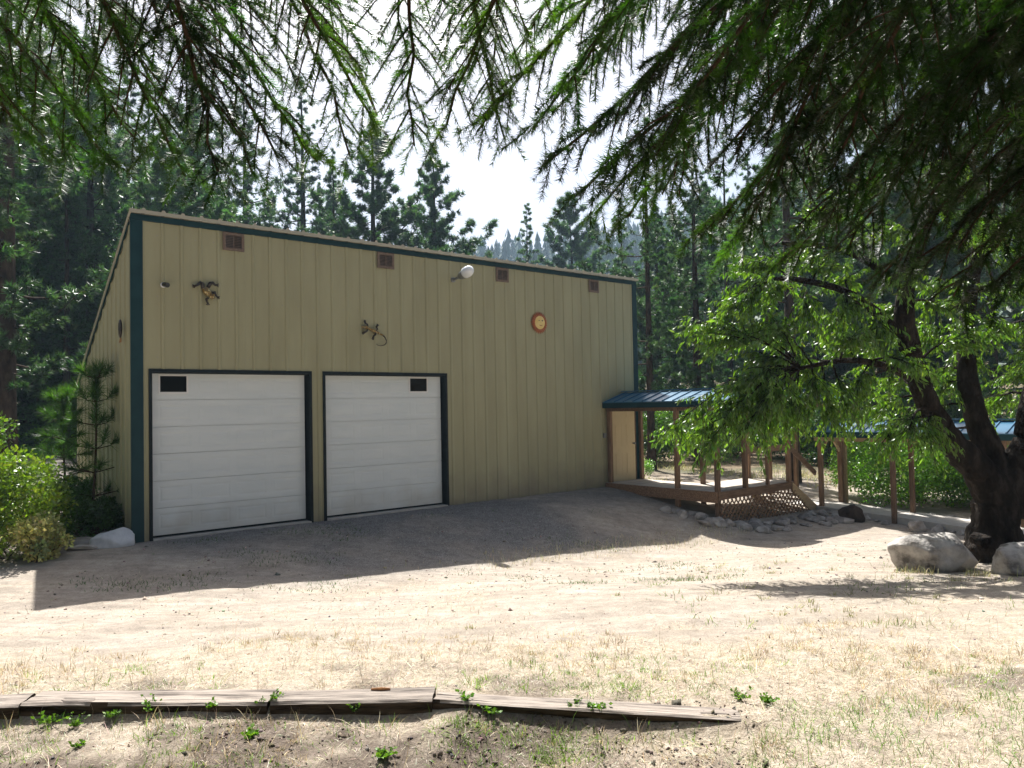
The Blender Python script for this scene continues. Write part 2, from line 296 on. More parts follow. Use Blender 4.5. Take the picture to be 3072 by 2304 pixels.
# ------------------------------------------------------------------ garage
RZ=PI/2-PHI; YAW=math.atan2(DW[1],DW[0])
GAR=empty('garage',(P0[0],P0[1],0),YAW); tag(GAR,'tan corrugated metal garage with teal trim and two white roll-up doors','garage')
RIB=.305; LEN=12.2; DEP=4.33; ZT=5.25; ZB=2.5
def ribprof(s0,s1):
    """list of (s, out) along a panel between s0 and s1; ribs stand 2 cm proud"""
    pts=[(s0,0)]
    k=math.floor(s0/RIB)
    while True:
        c=k*RIB+.15
        if c-.035>s1: break
        for ds,o in((-.036,0),(-.016,.020),(.016,.020),(.036,0)):
            s=c+ds
            if s0+1e-4<s<s1-1e-4: pts.append((s,o))
        k+=1
    pts.append((s1,0)); return pts
def strip(mb,s0,s1,zb,zt,fn,to=None):
    """corrugated strip; fn(s,out,z)->xyz; zt may be callable"""
    P=ribprof(s0,s1); v=[];f=[]
    for s,o in P:
        a=zb(s) if callable(zb) else zb; t=zt(s) if callable(zt) else zt
        v+= [fn(s,o,a),fn(s,o,t)]
    for i in range(len(P)-1): f.append((2*i,2*i+2,2*i+3,2*i+1))
    mb.add(v,f)
DOORS=[(.264,3.032),(3.313,6.095)]; DH=2.73
PW=.915
wf=lambda s,o,z:(s,-o,z)
for k in range(14):
    a=k*PW; b_=min(a+PW,LEN)
    if a>=LEN: break
    mb=MB(); cuts=sorted({a,b_,*[c for d in DOORS for c in d if a<c<b_]})
    for u,v in zip(cuts[:-1],cuts[1:]):
        m_=(u+v)/2; zb=DH if any(d[0]<m_<d[1] for d in DOORS) else -.12
        strip(mb,u+(.0015 if u==a else 0),v,zb,ZT-.05,wf)
    mb.build('wall_panel',M['siding'],GAR)
zr=lambda y:ZT-.06+(ZB-ZT)*y/DEP
k=0
while k*PW<DEP:
    a=k*PW;b_=min(a+PW,DEP); mb=MB(); strip(mb,a,b_,-.15,zr,lambda s,o,z:(-o,s,z)); mb.build('wall_panel',M['siding'],GAR)
    mb=MB(); strip(mb,a,b_,-.15,zr,lambda s,o,z:(LEN+o,s,z)); mb.build('wall_panel',M['siding'],GAR); k+=1
for k in range(14):
    a=k*PW;b_=min(a+PW,LEN)
    if a>=LEN: break
    mb=MB(); strip(mb,a,b_,-.15,ZB-.05,lambda s,o,z:(s,DEP+o,z)); mb.build('wall_panel',M['siding'],GAR)
# roof panels with rib ends showing at the front eave
SL=(ZB-ZT)/DEP
for k in range(14):
    a=-.06+k*PW;b_=min(a+PW,LEN+.06)
    if b_-a<.1: break
    P=ribprof(a,b_); v=[];f=[]
    for s,o in P:
        o*=1.6
        v+=[(s,-.10,ZT+.015),(s,-.10,ZT+.075+o),(s,DEP+.12,ZT+.075+o+SL*(DEP+.2)),(s,DEP+.12,ZT+.02+SL*(DEP+.2))]
    for i in range(len(P)-1):
        q=4*i; f+=[(q,q+4,q+5,q+1),(q+1,q+5,q+6,q+2),(q+2,q+6,q+7,q+3)]
    MB().add(v,f).build('roof_panel',M['roofing'],GAR)
# trims
MB().box(-.035,LEN+.035,-.034,.03,ZT-.085,ZT+.012).build('eave_trim',M['trim'],GAR)
MB().box(-.034,.150,-.030,-.003,-.12,ZT-.088).box(-.034,-.024,-.0025,.012,-.12,ZT-.15).build('corner_trim',M['trim'],GAR)
MB().box(LEN-.13,LEN+.034,-.030,-.003,-.05,ZT-.088).box(LEN+.024,LEN+.034,-.0025,.16,-.05,ZT-.15).build('corner_trim',M['trim'],GAR)
MB().beam((-.028,.12,zr(.12)+.02),(-.028,DEP,zr(DEP)+.02),.02,.05).build('rake_trim',M['trim'],GAR)
MB().beam((-.045,-.1,ZT+.045),(-.045,DEP+.12,ZT+.045+SL*(DEP+.2)),.015,.035).build('rake_edge',M['roofing'],GAR)
MB().beam((LEN+.028,.2,zr(.2)+.02),(LEN+.028,DEP,zr(DEP)+.02),.03,.09).build('rake_trim',M['roofing'],GAR)
# garage doors
for di,(a,b_) in enumerate(DOORS):
    mb=MB(); mb.box(a-.03,a+.02,-.024,.0,-.05,DH+.03).box(b_-.02,b_+.03,-.024,.0,-.05,DH+.03).box(a+.02,b_-.02,-.0238,.0,DH-.02,DH+.03)
    mb.build('door_trim',M['jamb'],GAR)
    mb=MB(); mb.box(b_-.022,b_-.002,.001,.20,-.05,DH-.02).box(a+.002,a+.022,.001,.20,-.05,DH-.02).box(a+.022,b_-.022,.001,.20,DH-.04,DH-.021); mb.build('door_jamb',M['jamb'],GAR)
    MB().box(a+.022,b_-.022,-.05,.45,-.14,-.004).build('door_threshold',M['concrete'],GAR)
    ga=a+.045; gb=b_-.06; nsec=6; zb0=.035; sh=(DH-.03-zb0)/nsec; yd=.115
    gd=MB().box(ga,gb,yd+.028,yd+.05,.012,DH-.03).build('garage_door',M['white_door'],GAR)
    tag(gd,label='white roll-up door with its dark window at the '+('top left' if di==0 else 'top right'))
    MB().box(ga,gb,yd+.002,yd+.027,.004,.033).build('bottom_seal',M['jamb'],gd)
    wl,wr=((.44,.86) if di==0 else (5.28,5.69))
    for j in range(nsec):
        z0=zb0+j*sh; z1=z0+sh-.006
        mb=MB()
        # stile and rail frame with four shallow raised panels
        def panel(p0,p1,q0,q1):
            r=.03; d=.0045
            o_=[(p0,yd,q0),(p1,yd,q0),(p1,yd,q1),(p0,yd,q1)]; i1=[(p0+r,yd+d,q0+r),(p1-r,yd+d,q0+r),(p1-r,yd+d,q1-r),(p0+r,yd+d,q1-r)]
            r2_=r+.03; i2=[(p0+r2_,yd+.001,q0+r2_),(p1-r2_,yd+.001,q0+r2_),(p1-r2_,yd+.001,q1-r2_),(p0+r2_,yd+.001,q1-r2_)]
            f=[]
            for A,B in((0,4),(4,8)):
                for t in range(4): f.append((A+t,A+(t+1)%4,B+(t+1)%4,B+t))
            f.append((8,9,10,11)); mb.add(o_+i1+i2,f)
        pw=(gb-ga-.10*5)/4
        xs=[ga]; 
        for t in range(4): xs+= [ga+.10+t*(pw+.10),ga+.10+t*(pw+.10)+pw]
        xs.append(gb); mz=.085
        def rect(p,q,r,s_): mb.add([(p,yd,r),(q,yd,r),(q,yd,s_),(p,yd,s_)],[(0,1,2,3)])
        rect(ga,gb,z0,z0+mz); rect(ga,gb,z1-mz,z1)
        for t in range(0,10,2): rect(xs[t],xs[t+1],z0+mz,z1-mz)
        win=-1
        for t in range(4):
            p,q_=xs[2*t+1],xs[2*t+2]
            if j==nsec-1 and ((di==0 and t==0) or (di==1 and t==3)): win=t; rect(p,q_,z0+mz,z1-mz); continue
            panel(p,q_,z0+mz,z1-mz)
        mb.add([(ga,yd,z1),(gb,yd,z1),(gb,yd+.027,z1),(ga,yd+.027,z1),(ga,yd,z0),(gb,yd,z0),(gb,yd+.027,z0),(ga,yd+.027,z0)],[(0,1,2,3),(4,7,6,5),(0,3,7,4),(1,5,6,2)])
        mb.build('door_section',M['white_door'],gd)
    zc0,zc1=2.385,2.65
    fr=MB(); e=.028
    fr.box(wl-e,wr+e,yd-.012,yd-.001,zc1,zc1+e).box(wl-e,wr+e,yd-.012,yd-.001,zc0-e,zc0).box(wl-e,wl,yd-.012,yd-.001,zc0+.0005,zc1-.0005).box(wr,wr+e,yd-.012,yd-.001,zc0+.0005,zc1-.0005).build('window_frame',M['white'],gd)
    MB().box(wl,wr,yd-.005,yd-.0012,zc0,zc1).build('window_pane',M['glass'],gd)
# gable vents
for a,b_,lab in((1.44,1.81,0),(4.48,4.86,0),(7.5,7.86,0),(10.46,10.81,0)):
    t0,t1=4.84,5.155; e=.045
    vt=MB().box(a,b_,-.040,-.021,t1-e,t1).box(a,b_,-.040,-.021,t0,t0+e).box(a,a+e,-.0395,-.021,t0+e,t1-e).box(b_-e,b_,-.0395,-.021,t0+e,t1-e).box((a+b_)/2-.006,(a+b_)/2+.006,-.038,-.022,t0+e,t1-e).build('wall_vent',M['vent'],GAR)
    MB().box(a+e,b_-e,-.0215,-.0205,t0+e,t1-e).build('backing',M['dark'],vt)
    mb=MB()
    for j in range(8):
        z=t0+e+.012+j*(t1-t0-2*e)/8
        mb.add([(a+e,-.037,z-.008),(b_-e,-.037,z-.008),(b_-e,-.024,z+.012),(a+e,-.024,z+.012)],[(0,1,2,3)])
    mb.build('louvers',M['vent'],vt)
# man door under the porch
pd=MB().box(11.18,12.04,-.034,-.022,.05,2.08).build('side_door',M['beige_door'],GAR); tag(pd,label='beige six panel door under the porch roof')
for cx in (11.40,11.82):
    for z0,z1 in((.22,.82),(.95,1.55),(1.66,1.92)):
        q=MB(); q.box(cx-.14,cx+.14,-.037,-.0345,z0,z0+.012).box(cx-.14,cx+.14,-.037,-.0345,z1-.012,z1).box(cx-.14,cx-.128,-.0369,-.0345,z0+.012,z1-.012).box(cx+.128,cx+.14,-.0369,-.0345,z0+.012,z1-.012).box(cx-.10,cx+.10,-.040,-.0345,z0+.04,z1-.04); q.build('door_panel',M['beige_door'],pd)
MB().box(11.10,11.178,-.045,-.0215,.05,2.14).box(12.042,12.068,-.045,-.0215,.05,2.14).box(11.178,12.042,-.045,-.0215,2.082,2.14).build('door_casing',M['wood'],GAR)
hk=MB().tube([(11.95,-.035,1.02),(11.95,-.085,1.02)],.02,8).ell((11.95,-.1,1.02),(.03,.03,.03)); hk.build('door_knob',M['galv'],pd)
MB().box(-.02,LEN+.02,-.02,DEP,-.30,-.125).build('foundation',M['concrete'],GAR)
def gtop(name,label,cat,s,y,z):
    x,yy_=bl(s,y); o=empty(name,(x,yy_,z),YAW); tag(o,label,cat); return o
# screws: rows of fastener heads on the wall (one part)
mb=MB()
for k in range(40):
    for z in(.15,1.35,2.95,3.95,4.95):
        s=k*RIB+.07
        if z<DH and any(d[0]-.05<s<d[1]+.05 for d in DOORS): continue
        mb.add([(s-.006,-.004,z-.006),(s+.006,-.004,z-.006),(s+.006,-.004,z+.006),(s-.006,-.004,z+.006)],[(0,1,2,3)])
o=mb.build('screw_heads',M['galv'],GAR); o['kind']='stuff'
# ------------------------------------------------------------------ things on the wall
t=gtop('security_camera','small black round camera on a white base near the left corner of the wall','camera',.46,-.022,4.14)
MB().tube([(0,0,0),(0,-.02,0)],.045,12).tube([(0,-.02,0),(.0,-.06,.0)],.02,8).build('mount',M['white'],t)
MB().tube([(0,-.05,.005),(.02,-.17,-.02)],[.038,.042],12).build('camera_body',M['black'],t)
t=gtop('frog_sculpture','metal frog wall sculpture with yellow striped back, climbing down below the left vent','sculpture',1.15,-.022,4.08)
mb=MB(); mb.ell((0.0,-.055,.0),(.10,.045,.062),Matrix.Rotation(.75,3,'Y')).ell((.075,-.06,-.075),(.06,.04,.048),Matrix.Rotation(.75,3,'Y')).ell((.055,-.10,-.06),(.016,.016,.016)).ell((.10,-.10,-.05),(.016,.016,.016)).build('body',M['frogbody'],t,True)
mb=MB()
def leg(pts,r,toes):
    mb.tube([(a,-.04,c) for a,c in pts],r,7)
    ex,ez=pts[-1]
    for dx,dz in toes: mb.tube([(ex,-.035,ez),(ex+dx,-.03,ez+dz)],[.010,.008],5)
leg([(-.06,.05),(-.07,.14),(-.10,.15),(-.16,.10),(-.19,.085)],[.03,.034,.028,.02,.018],[(-.045,.02),(-.05,-.005),(-.035,-.03),(-.01,-.035)])
leg([(.02,.08),(.06,.15),(.10,.165),(.14,.13),(.17,.13)],[.03,.034,.026,.02,.018],[(.03,.03),(.04,.005),(.03,-.03)])
leg([(.08,-.01),(.13,.0),(.15,-.05),(.18,-.075)],[.022,.026,.018,.014],[(.04,.01),(.04,-.02),(.015,-.035)])
leg([(.02,-.10),(-.01,-.13),(.0,-.17),(.02,-.19)],[.022,.024,.016,.014],[(-.03,-.03),(0,-.04),(.03,-.03)])
mb.build('legs',M['darkmetal'],t,True)
t=gtop('gecko_sculpture','metal gecko wall sculpture with curled tail above the gap between the doors','sculpture',4.36,-.022,3.58)
def G(cx,cy): return ((cx-870)*.00066,-.045,(700-cy)*.00062)
MB().tube([G(450,590),G(520,610),G(620,620),G(700,650),G(820,700),G(950,750),G(1080,800),G(1190,850)],[.008,.030,.036,.026,.034,.030,.020,.013],9).build('body',M['frogbody'],t,True)
MB().tube([G(1180,848),G(1240,910),G(1285,1000),G(1280,1080),G(1220,1150),G(1100,1182),G(1000,1170),G(940,1130)],[.013,.012,.011,.010,.009,.008,.006,.004],7).build('tail',M['darkmetal'],t,True)
for A in([(660,610),(650,520),(590,490),(570,440)],[(660,640),(640,720),(590,755),(510,800)],[(930,730),(985,650),(945,590),(985,540)],[(900,750),(920,830),(860,870),(830,950)]):
    p=[G(*a) for a in A]; q=MB().tube(p,[.016,.018,.02,.024],7); ex=p[-1]
    for an in(-.9,-.3,.3,.9):
        d=Vector(p[-1])-Vector(p[-2]); d.normalize(); ca,sa=math.cos(an),math.sin(an); q.tube([ex,(ex[0]+(d.x*ca-d.z*sa)*.035,ex[1],ex[2]+(d.x*sa+d.z*ca)*.035)],[.01,.006],5)
    q.build('leg',M['darkmetal'],t,True)
t=gtop('sun_plaque','round terracotta sun plaque with a smiling yellow face on the right of the wall','wall plaque',8.77,-.022,3.98)
v=[];f=[];N=52
for i in range(N):
    a=2*PI*i/N; r=.262 if i%2==0 else .205
    v+= [(r*math.cos(a),-.012,r*math.sin(a)),(.175*math.cos(a),-.045,.175*math.sin(a)),(r*math.cos(a),-.0,r*math.sin(a)),(.15*math.cos(a),-.03,.15*math.sin(a))]
for i in range(N):
    a=4*i;b_=4*((i+1)%N); f+=[(a,b_,b_+1,a+1),(a+2,b_+2,b_,a),(a+1,b_+1,b_+3,a+3)]
MB().add(v,f).build('rays',M['terracotta'],t)
v=[(0,-.065,0)];f=[]
for r,y in((.06,-.062),(.12,-.050),(.160,-.030)):
    for i in range(24): a=2*PI*i/24; v.append((r*math.cos(a),y,r*math.sin(a)))
for i in range(24):
    f.append((0,1+i,1+(i+1)%24))
    for k in(0,1): f.append((1+24*k+i,1+24*(k+1)+i,1+24*(k+1)+(i+1)%24,1+24*k+(i+1)%24))
fc=MB().add(v,f).build('face',M['sunface'],t,True)
MB().ell((-.05,-.062,.045),(.022,.006,.009)).build('eye',M['darkmetal'],fc); MB().ell((.05,-.062,.045),(.022,.007,.018)).build('eye',M['dark'],fc)
MB().tube([(.0,-.066,.04),(-.004,-.078,.0),(.008,-.07,-.012)],[.006,.012,.008],6).build('nose',M['sunface'],fc,True)
MB().tube([(-.045,-.06,-.06),(-.01,-.068,-.072),(.03,-.068,-.07),(.05,-.06,-.052)],[.003,.008,.007,.003],6).build('mouth',M['terracotta'],fc,True)
t=gtop('yard_light','outdoor light with a white globe on a short pipe arm under the eave','light fixture',6.31,-.022,4.76)
MB().tube([(0,0,0),(0,-.03,0)],.055,12).build('wall_plate',M['galv'],t)
MB().tube([(0,-.02,0),(0,-.25,.03)],.028,10).build('arm',M['galv'],t,True)
MB().tube([(0,-.23,.03),(0,-.30,.045),(0,-.42,.07),(0,-.44,.075)],[.05,.08,.10,.105],14).build('lamp_housing',M['galv'],t,True)
MB().tube([(0,-.44,.075),(0,-.46,.08),(0,-.56,.105),(0,-.64,.125),(0,-.67,.13)],[.10,.118,.118,.09,.03],18).build('globe',M['lampglass'],t,True)
t=gtop('outlet_box','small gray outlet box on the wall left of the porch post','outlet box',10.88,-.022,1.26)
MB().box(-.035,.035,-.05,0,-.06,.06).build('box',M['galv'],t,bevel=.004); MB().box(-.03,.03,-.062,-.0505,.0,.055).build('lid',M['galv'],t)
# sculpture on the side wall
x,y_=bl(-.022,.48); t=empty('fish_sculpture',(x,y_,3.44),YAW); tag(t,'small dark metal fish ornament hanging on the shaded side wall','sculpture')
MB().ell((-.05,0,0),(.03,.075,.16)).build('body',M['darkmetal'],t,True)
MB().add([(-.05,0,-.13),(-.05,.09,-.23),(-.05,-.09,-.23),(-.03,0,-.13)],[(0,1,2),(3,2,1)]).build('tail',M['rust'],t)
# ------------------------------------------------------------------ porch deck, stairs and roofs (garage frame)
POR=empty('covered_porch',(P0[0],P0[1],0),YAW); tag(POR,'raised wooden porch with blue metal roof, lattice skirt and stairs at the garage corner','porch')
ZD=.08
def post(s,y,z0,z1,parent,m='wood',w=.095): return MB().box(-w/2,w/2,-w/2,w/2,0,z1-z0).build('post',M[m],parent)
def setp(o,s,y,z): o.location=(s,y,z); return o
for s,y,z0,z1 in((11.02,-.10,-.1,2.0),(12.24,-.06,-.1,2.0),(10.98,-2.2,-.5,2.0),(12.15,-2.05,-.5,2.0),(11.0,-3.27,-.7,2.0),(12.02,-3.3,ZD,2.0),(13.86,-3.3,ZD,2.0),(14.02,-2.08,ZD,2.0),(16.25,-3.38,-.8,2.0),(16.3,-2.1,-.8,2.0),(15.15,-2.0,-.8,2.0)):
    setp(post(s,y,z0,z1,POR),s,y,z0)
nb=MB().box(0,1.3,-.066,.066,-.035,0); bm_=None
for k in range(23):                     # boards of the first leg run across it
    y=-.07-k*.139
    if y<-3.25: break
    if bm_ is None: bm_=nb.build('deck_board',M['deck'],POR); bme=bm_.data; o=bm_
    else: o=link('deck_board',bme,POR)
    o.location=(10.93,y,ZD+.001*(k%3))
bme2=None
for k in range(13):
    s=12.31+k*.139
    if s>14.02: break
    if bme2 is None: o=MB().box(-.066,.066,-1.3,0,-.035,0).build('deck_board',M['deck'],POR); bme2=o.data
    else: o=link('deck_board',bme2,POR)
    o.location=(s,-2.0,ZD+.001*(k%3))
MB().box(10.90,10.928,-3.32,-.02,-.16,ZD-.002).build('rim_board',M['woodx'],POR)
MB().box(10.93,14.03,-3.345,-3.318,-.10,ZD-.002).build('rim_board',M['woodx'],POR)
MB().box(12.25,14.03,-1.995,-1.97,-.10,ZD-.002).build('rim_board',M['woodx'],POR)
# joists shade the space below
for k in range(6): MB().box(11.1+k*.5,11.14+k*.5,-3.3,-2.0,-.12,ZD-.04).build('joist',M['woodx'],POR)
# lattice skirt: crossing slats, each its own piece
lat={}
z0l=-.76; z1l=-.105
for d in(1,-1):
    for k in range(26):
        s0=10.3+k*.155; a=(s0,z0l) if d>0 else (s0,z1l); L=(z1l-z0l)
        xa,za=s0,(z0l if d>0 else z1l); xb,zb=s0+L,(z1l if d>0 else z0l)
        # clip to 10.95..14.9, follow the stair slope beyond 14
        lo,hi=10.97,14.75
        if xb<lo+.05 or xa>hi-.05: continue
        t0=max(0,(lo-xa)/L); t1=min(1,(hi-xa)/L)
        def zat(t): return za+(zb-za)*t
        def ok(t): x_=xa+L*t; return x_<14.0 or zat(t)<z1l-(x_-14.0)*.75
        ts=[t for t in np.linspace(t0,t1,25) if ok(t)]
        if len(ts)<3: continue
        p=(xa+L*ts[0],-3.355-.009*d,zat(ts[0])); q=(xa+L*ts[-1],-3.355-.009*d,zat(ts[-1]))
        MB().beam(p,q,.008,.036,(0,0,1)).build('lattice_slat',M['woodx'],POR)
# stairs
ST=[(14.05+.27*i,14.34+.27*i,ZD-.165*(i+1)) for i in range(3)]
for a,b_,z in ST: MB().box(a,b_,-3.28,-2.02,z-.035,z).build('stair_tread',M['deck'],POR)
for y in(-3.345,-2.0):
    v=[(13.93,y-.02,ZD-.02),(13.93,y-.02,-.14),(14.85,y-.02,-.80),(15.08,y-.02,-.80),(15.08,y-.02,-.62)]; v+= [(a,b_+.04,c) for a,b_,c in v]
    MB().add(v,[(0,1,2,3,4),(9,8,7,6,5)]+[(i,i+5,(i+1)%5+5,(i+1)%5) for i in range(5)]).build('stair_stringer',M['paleboard'],POR)
MB().beam((12.07,-3.32,.92),(13.81,-3.32,.92),.04,.14).build('hand_rail',M['woodx'],POR)
MB().beam((13.91,-3.335,.90),(15.06,-3.335,.20),.04,.12).build('hand_rail',M['woodx'],POR)
setp(post(0,0,ZD,.84,POR,'wood',.07),12.93,-3.3,ZD)
# porch roofs: gable sheets with standing ribs
def gable_roof(parent,along,c,half,t0,t1,ze,zr_,step=.3):
    """along='y': ridge at s=c runs y t0..t1; along='s': ridge at y=c runs s t0..t1"""
    def P(u,t,z): return (u,t,z) if along=='y' else (t,u,z)
    for sg in(-1,1):
        k=0; t=t0
        while t<t1-.05:
            te=min(t+3*step,t1); mb=MB(); e=c+sg*half
            mb.add([P(c,t+.001,zr_),P(c,te,zr_),P(e,te,ze),P(e,t+.001,ze),P(c,t+.001,zr_-.02),P(c,te,zr_-.02),P(e,te,ze-.02),P(e,t+.001,ze-.02)],[(0,1,2,3),(7,6,5,4),(3,2,6,7),(0,3,7,4),(1,5,6,2)])
            tt=t+.02
            while tt<te-.01:
                mb.beam(P(c,tt,zr_+.012),P(e+sg*.004,tt,ze+.012),.025,.026); tt+=step
            mb.build('roof_panel',M['bluemetal'],parent); t=te
        e=c+sg*(half-.012)
        MB().beam(P(e,t0,ze-.085),P(e,t1,ze-.085),.022,.125).build('fascia',M['trim'],parent)
    for t in(t0+.012,t1-.012):
        v=[P(c,t,zr_-.021),P(c+half-.03,t,ze-.021),P(c+half-.03,t,ze-.14),P(c-half+.03,t,ze-.14),P(c-half+.03,t,ze-.021)]
        dd=.02 if t==t0+.012 else -.02
        v+= [P(a,t+dd,b_) for a,b_ in((c,zr_-.021),(c+half-.03,ze-.021),(c+half-.03,ze-.14),(c-half+.03,ze-.14),(c-half+.03,ze-.021))]
        MB().add(v,[(0,1,2,3,4),(9,8,7,6,5)]+[(i,i+5,(i+1)%5+5,(i+1)%5) for i in range(5)]).build('gable_board',M['trim'],parent)
    MB().beam(P(c,t0,zr_+.03),P(c,t1,zr_+.03),.14,.02).build('ridge_cap',M['bluemetal'],parent)
gable_roof(POR,'y',11.62,.78,-3.75,-.03,2.09,2.33)
gable_roof(POR,'s',-2.65,.86,12.42,16.62,2.10,2.34)
for y in(-3.33,-2.05): MB().box(12.5,16.5,y-.04,y+.04,1.86,1.955).build('roof_beam',M['woodx'],POR)
for s in(10.99,12.2): MB().box(s-.04,s+.04,-3.6,-.06,1.86,1.945).build('roof_beam',M['woodx'],POR)
WLK=empty('covered_walkway',(P0[0],P0[1],0),YAW); tag(WLK,'low blue roofed walkway on posts descending from the porch stairs toward the tree','walkway')
for s,y,z in((15.12,-3.45,-.8),(16.15,-3.45,-.8),(14.95,-5.3,-.95),(15.95,-5.3,-.9),(14.9,-7.6,-1.05),(15.95,-7.6,-1.05),(14.9,-9.4,-1.1),(15.95,-9.4,-1.1)):
    setp(post(s,y,z,1.14,WLK),s,y,z)
setp(MB().box(-.045,.045,-.045,.045,0,2.0).build('post',M['paleboard'],WLK),16.27,-3.5,-.85)
gable_roof(WLK,'y',15.5,.68,-10.4,-3.28,1.27,1.52)
for s in(15.05,15.98): MB().box(s-.035,s+.035,-10.3,-3.35,1.02,1.125).build('roof_beam',M['paleboard'],WLK)
for s_,sg in((15.12,1),(16.15,-1)): MB().beam((s_+.05*sg,-3.45,.72),(s_+.36*sg,-3.45,1.03),.04,.07).build('corner_brace',M['paleboard'],WLK)
# concrete path
pts=[(15.0,-1.9),(15.0,-3.6),(14.98,-5.4),(14.9,-7.5),(14.9,-9.6),(15.1,-12)]; v=[];f=[]
for s,y in pts:
    for ds in(0,1.12):
        x,yy_=bl(s+ds,y); z=h1(x,yy_)
        v+= [(x,yy_,0)]
zl=[-.60,-.62,-.70,-.80,-.86,-.9]
vv=[]
for i,(p) in enumerate(pts):
    for ds in(0,1.12):
        x,yy_=bl(p[0]+ds,p[1]); vv.append((x,yy_,zl[i])); vv.append((x,yy_,zl[i]-.30))
f=[]
for i in range(len(pts)-1):
    a=4*i; f+=[(a,a+2,a+6,a+4),(a,a+4,a+5,a+1),(a+2,a+3,a+7,a+6)]
f.append((0,1,3,2))
p_=MB().add(vv,f).build('path',M['concrete']); tag(p_,'pale concrete path under the low blue walkway roof','path',kind='structure')
# ---------------------------------------------------------------- rocks
def rockmesh(name,seed,m,sx=1,sy=1,sz=1,n=2.2,res=3,amp=.28,flat=0,cut=(.50,.92)):
    r=np.random.default_rng(seed); import bmesh
    bm=bmesh.new(); bmesh.ops.create_icosphere(bm,subdivisions=res,radius=1)
    P=np.array([v.co[:] for v in bm.verts])
    planes=r.normal(size=(14,3)); planes/=np.linalg.norm(planes,axis=1)[:,None]; off=r.uniform(cut[0],cut[1],14)
    for a,b_ in zip(planes,off):
        d=P@a; e=np.maximum(d-b_,0); P-=e[:,None]*a*.9
    P*=(1+amp*(fbm(P[:,0]*n+seed*3.1+P[:,2],P[:,1]*n+7+P[:,2]*1.3,3,seed)-.47))[:,None]
    P+= .02*(fbm(P[:,0]*9+5,P[:,1]*9+P[:,2]*7,3,seed+3)-.47)[:,None]*P
    if flat: P[:,2]=np.clip(P[:,2],-flat,flat)
    P*=np.array([sx,sy,sz])
    for v,p in zip(bm.verts,P): v.co=p
    me=D.meshes.new(name); bm.to_mesh(me); bm.free(); me.polygons.foreach_set('use_smooth',[res>3]*len(me.polygons)); me.materials.append(m); return me
def place(name,me,x,y,dz,rz=0,sc=1,tilt=0):
    o=link(name,me); o.location=(x,y,h1(x,y)+dz); o.rotation_euler=(tilt,tilt*.6,rz); o.scale=(sc,)*3 if not hasattr(sc,'__len__') else sc; return o
o=place('boulder',rockmesh('boulder',12,M['boulder'],.72,.55,.50,res=5,amp=.30,cut=(.42,.80)),5.62,10.35,.10,-.35,(.92,.9,.86),.08); tag(o,'large grey boulder with a pale streaked face, left of the two by the tree','boulder')
o=place('boulder',rockmesh('boulder_b',5,M['boulder'],.60,.45,.36,res=5,amp=.22,cut=(.5,.85)),6.32,9.55,.04,.2,.9,0); tag(o,'smooth rounded boulder at the right edge in front of the tree trunk','boulder')
o=place('rock',rockmesh('rock_w',9,M['whiterock'],.33,.22,.34,res=4,amp=.2,cut=(.4,.8)),-6.30,12.06,.06,.4,1,.1); tag(o,'pointed pale rock leaning at the left corner of the garage','rock')
for i,(x,y,sx,sy,sz,lab) in enumerate(((-6.72,11.92,.34,.16,.055,'long flat stone slab right of the garage corner rocks, lit edge up'),(-7.05,11.78,.2,.15,.06,'short flat stone at the near end of the shaded stone edging'),(-6.85,12.2,.3,.2,.13,'grey stone behind the flat slabs under the side wall'),(-7.45,12.15,.3,.22,.12,'brown stone in the shade beside the yellow green shrub'),(-6.65,12.55,.22,.2,.16,'rock wedged between the side wall and the pale rock'))):
    o=place('rock',rockmesh('edging%d'%i if 0 else 'edging_rock',20+i,M['rock'],sx,sy,sz,res=3,flat=.8),x,y,.03,.25*i-.3); tag(o,lab,'rock')
protos=[rockmesh('pile_rock',30+i,M['rock'],.19,.15,.10+.02*(i%3),res=2,amp=.3) for i in range(5)]
r=random.Random(4); spots=[]
for k in range(64):
    u=r.random(); s=10.55+u*3.9; y=-3.62-r.random()*(.35+.75*u)+(.35 if u<.15 else 0); spots.append((s,y))
for k in range(10): spots.append((10.35+r.random()*.45,-2.4-.12*k+r.random()*.2))
for k in range(16): spots.append((14.6+r.random()*.28,-3.9-k*.3+r.random()*.2))
for k in range(10): spots.append((16.3+r.random()*.3,-4.2-k*.45+r.random()*.2))
for k,(s,y) in enumerate(spots):
    x,yy_=bl(s,y); sc=r.uniform(.45,1.2)
    o=place('rock',protos[k%5],x,yy_,.02,r.random()*6,sc,r.uniform(-.3,.3))
    g=('rocks piled below the porch lattice','flat grey rock in the pile spread below the porch lattice') if k<74 else ('rocks edging the concrete path','small rock along the edge of the concrete path')
    tag(o,g[1],'rock',g[0])
x,y_=bl(14.35,-4.55); o=place('rock',rockmesh('clump',44,M['pinebark'],.36,.28,.27,res=4,amp=.45),x,y_,.12,.3); tag(o,'dark brown rough clod of earth and rock at the foot of the porch stairs','rock')
x,y_=bl(14.45,-6.0); o=place('rock',rockmesh('clump_b',45,M['rock'],.28,.2,.17,res=3,amp=.4),x,y_,.08,.9); tag(o,'broken rock chunk under the near edge of the concrete path','rock')
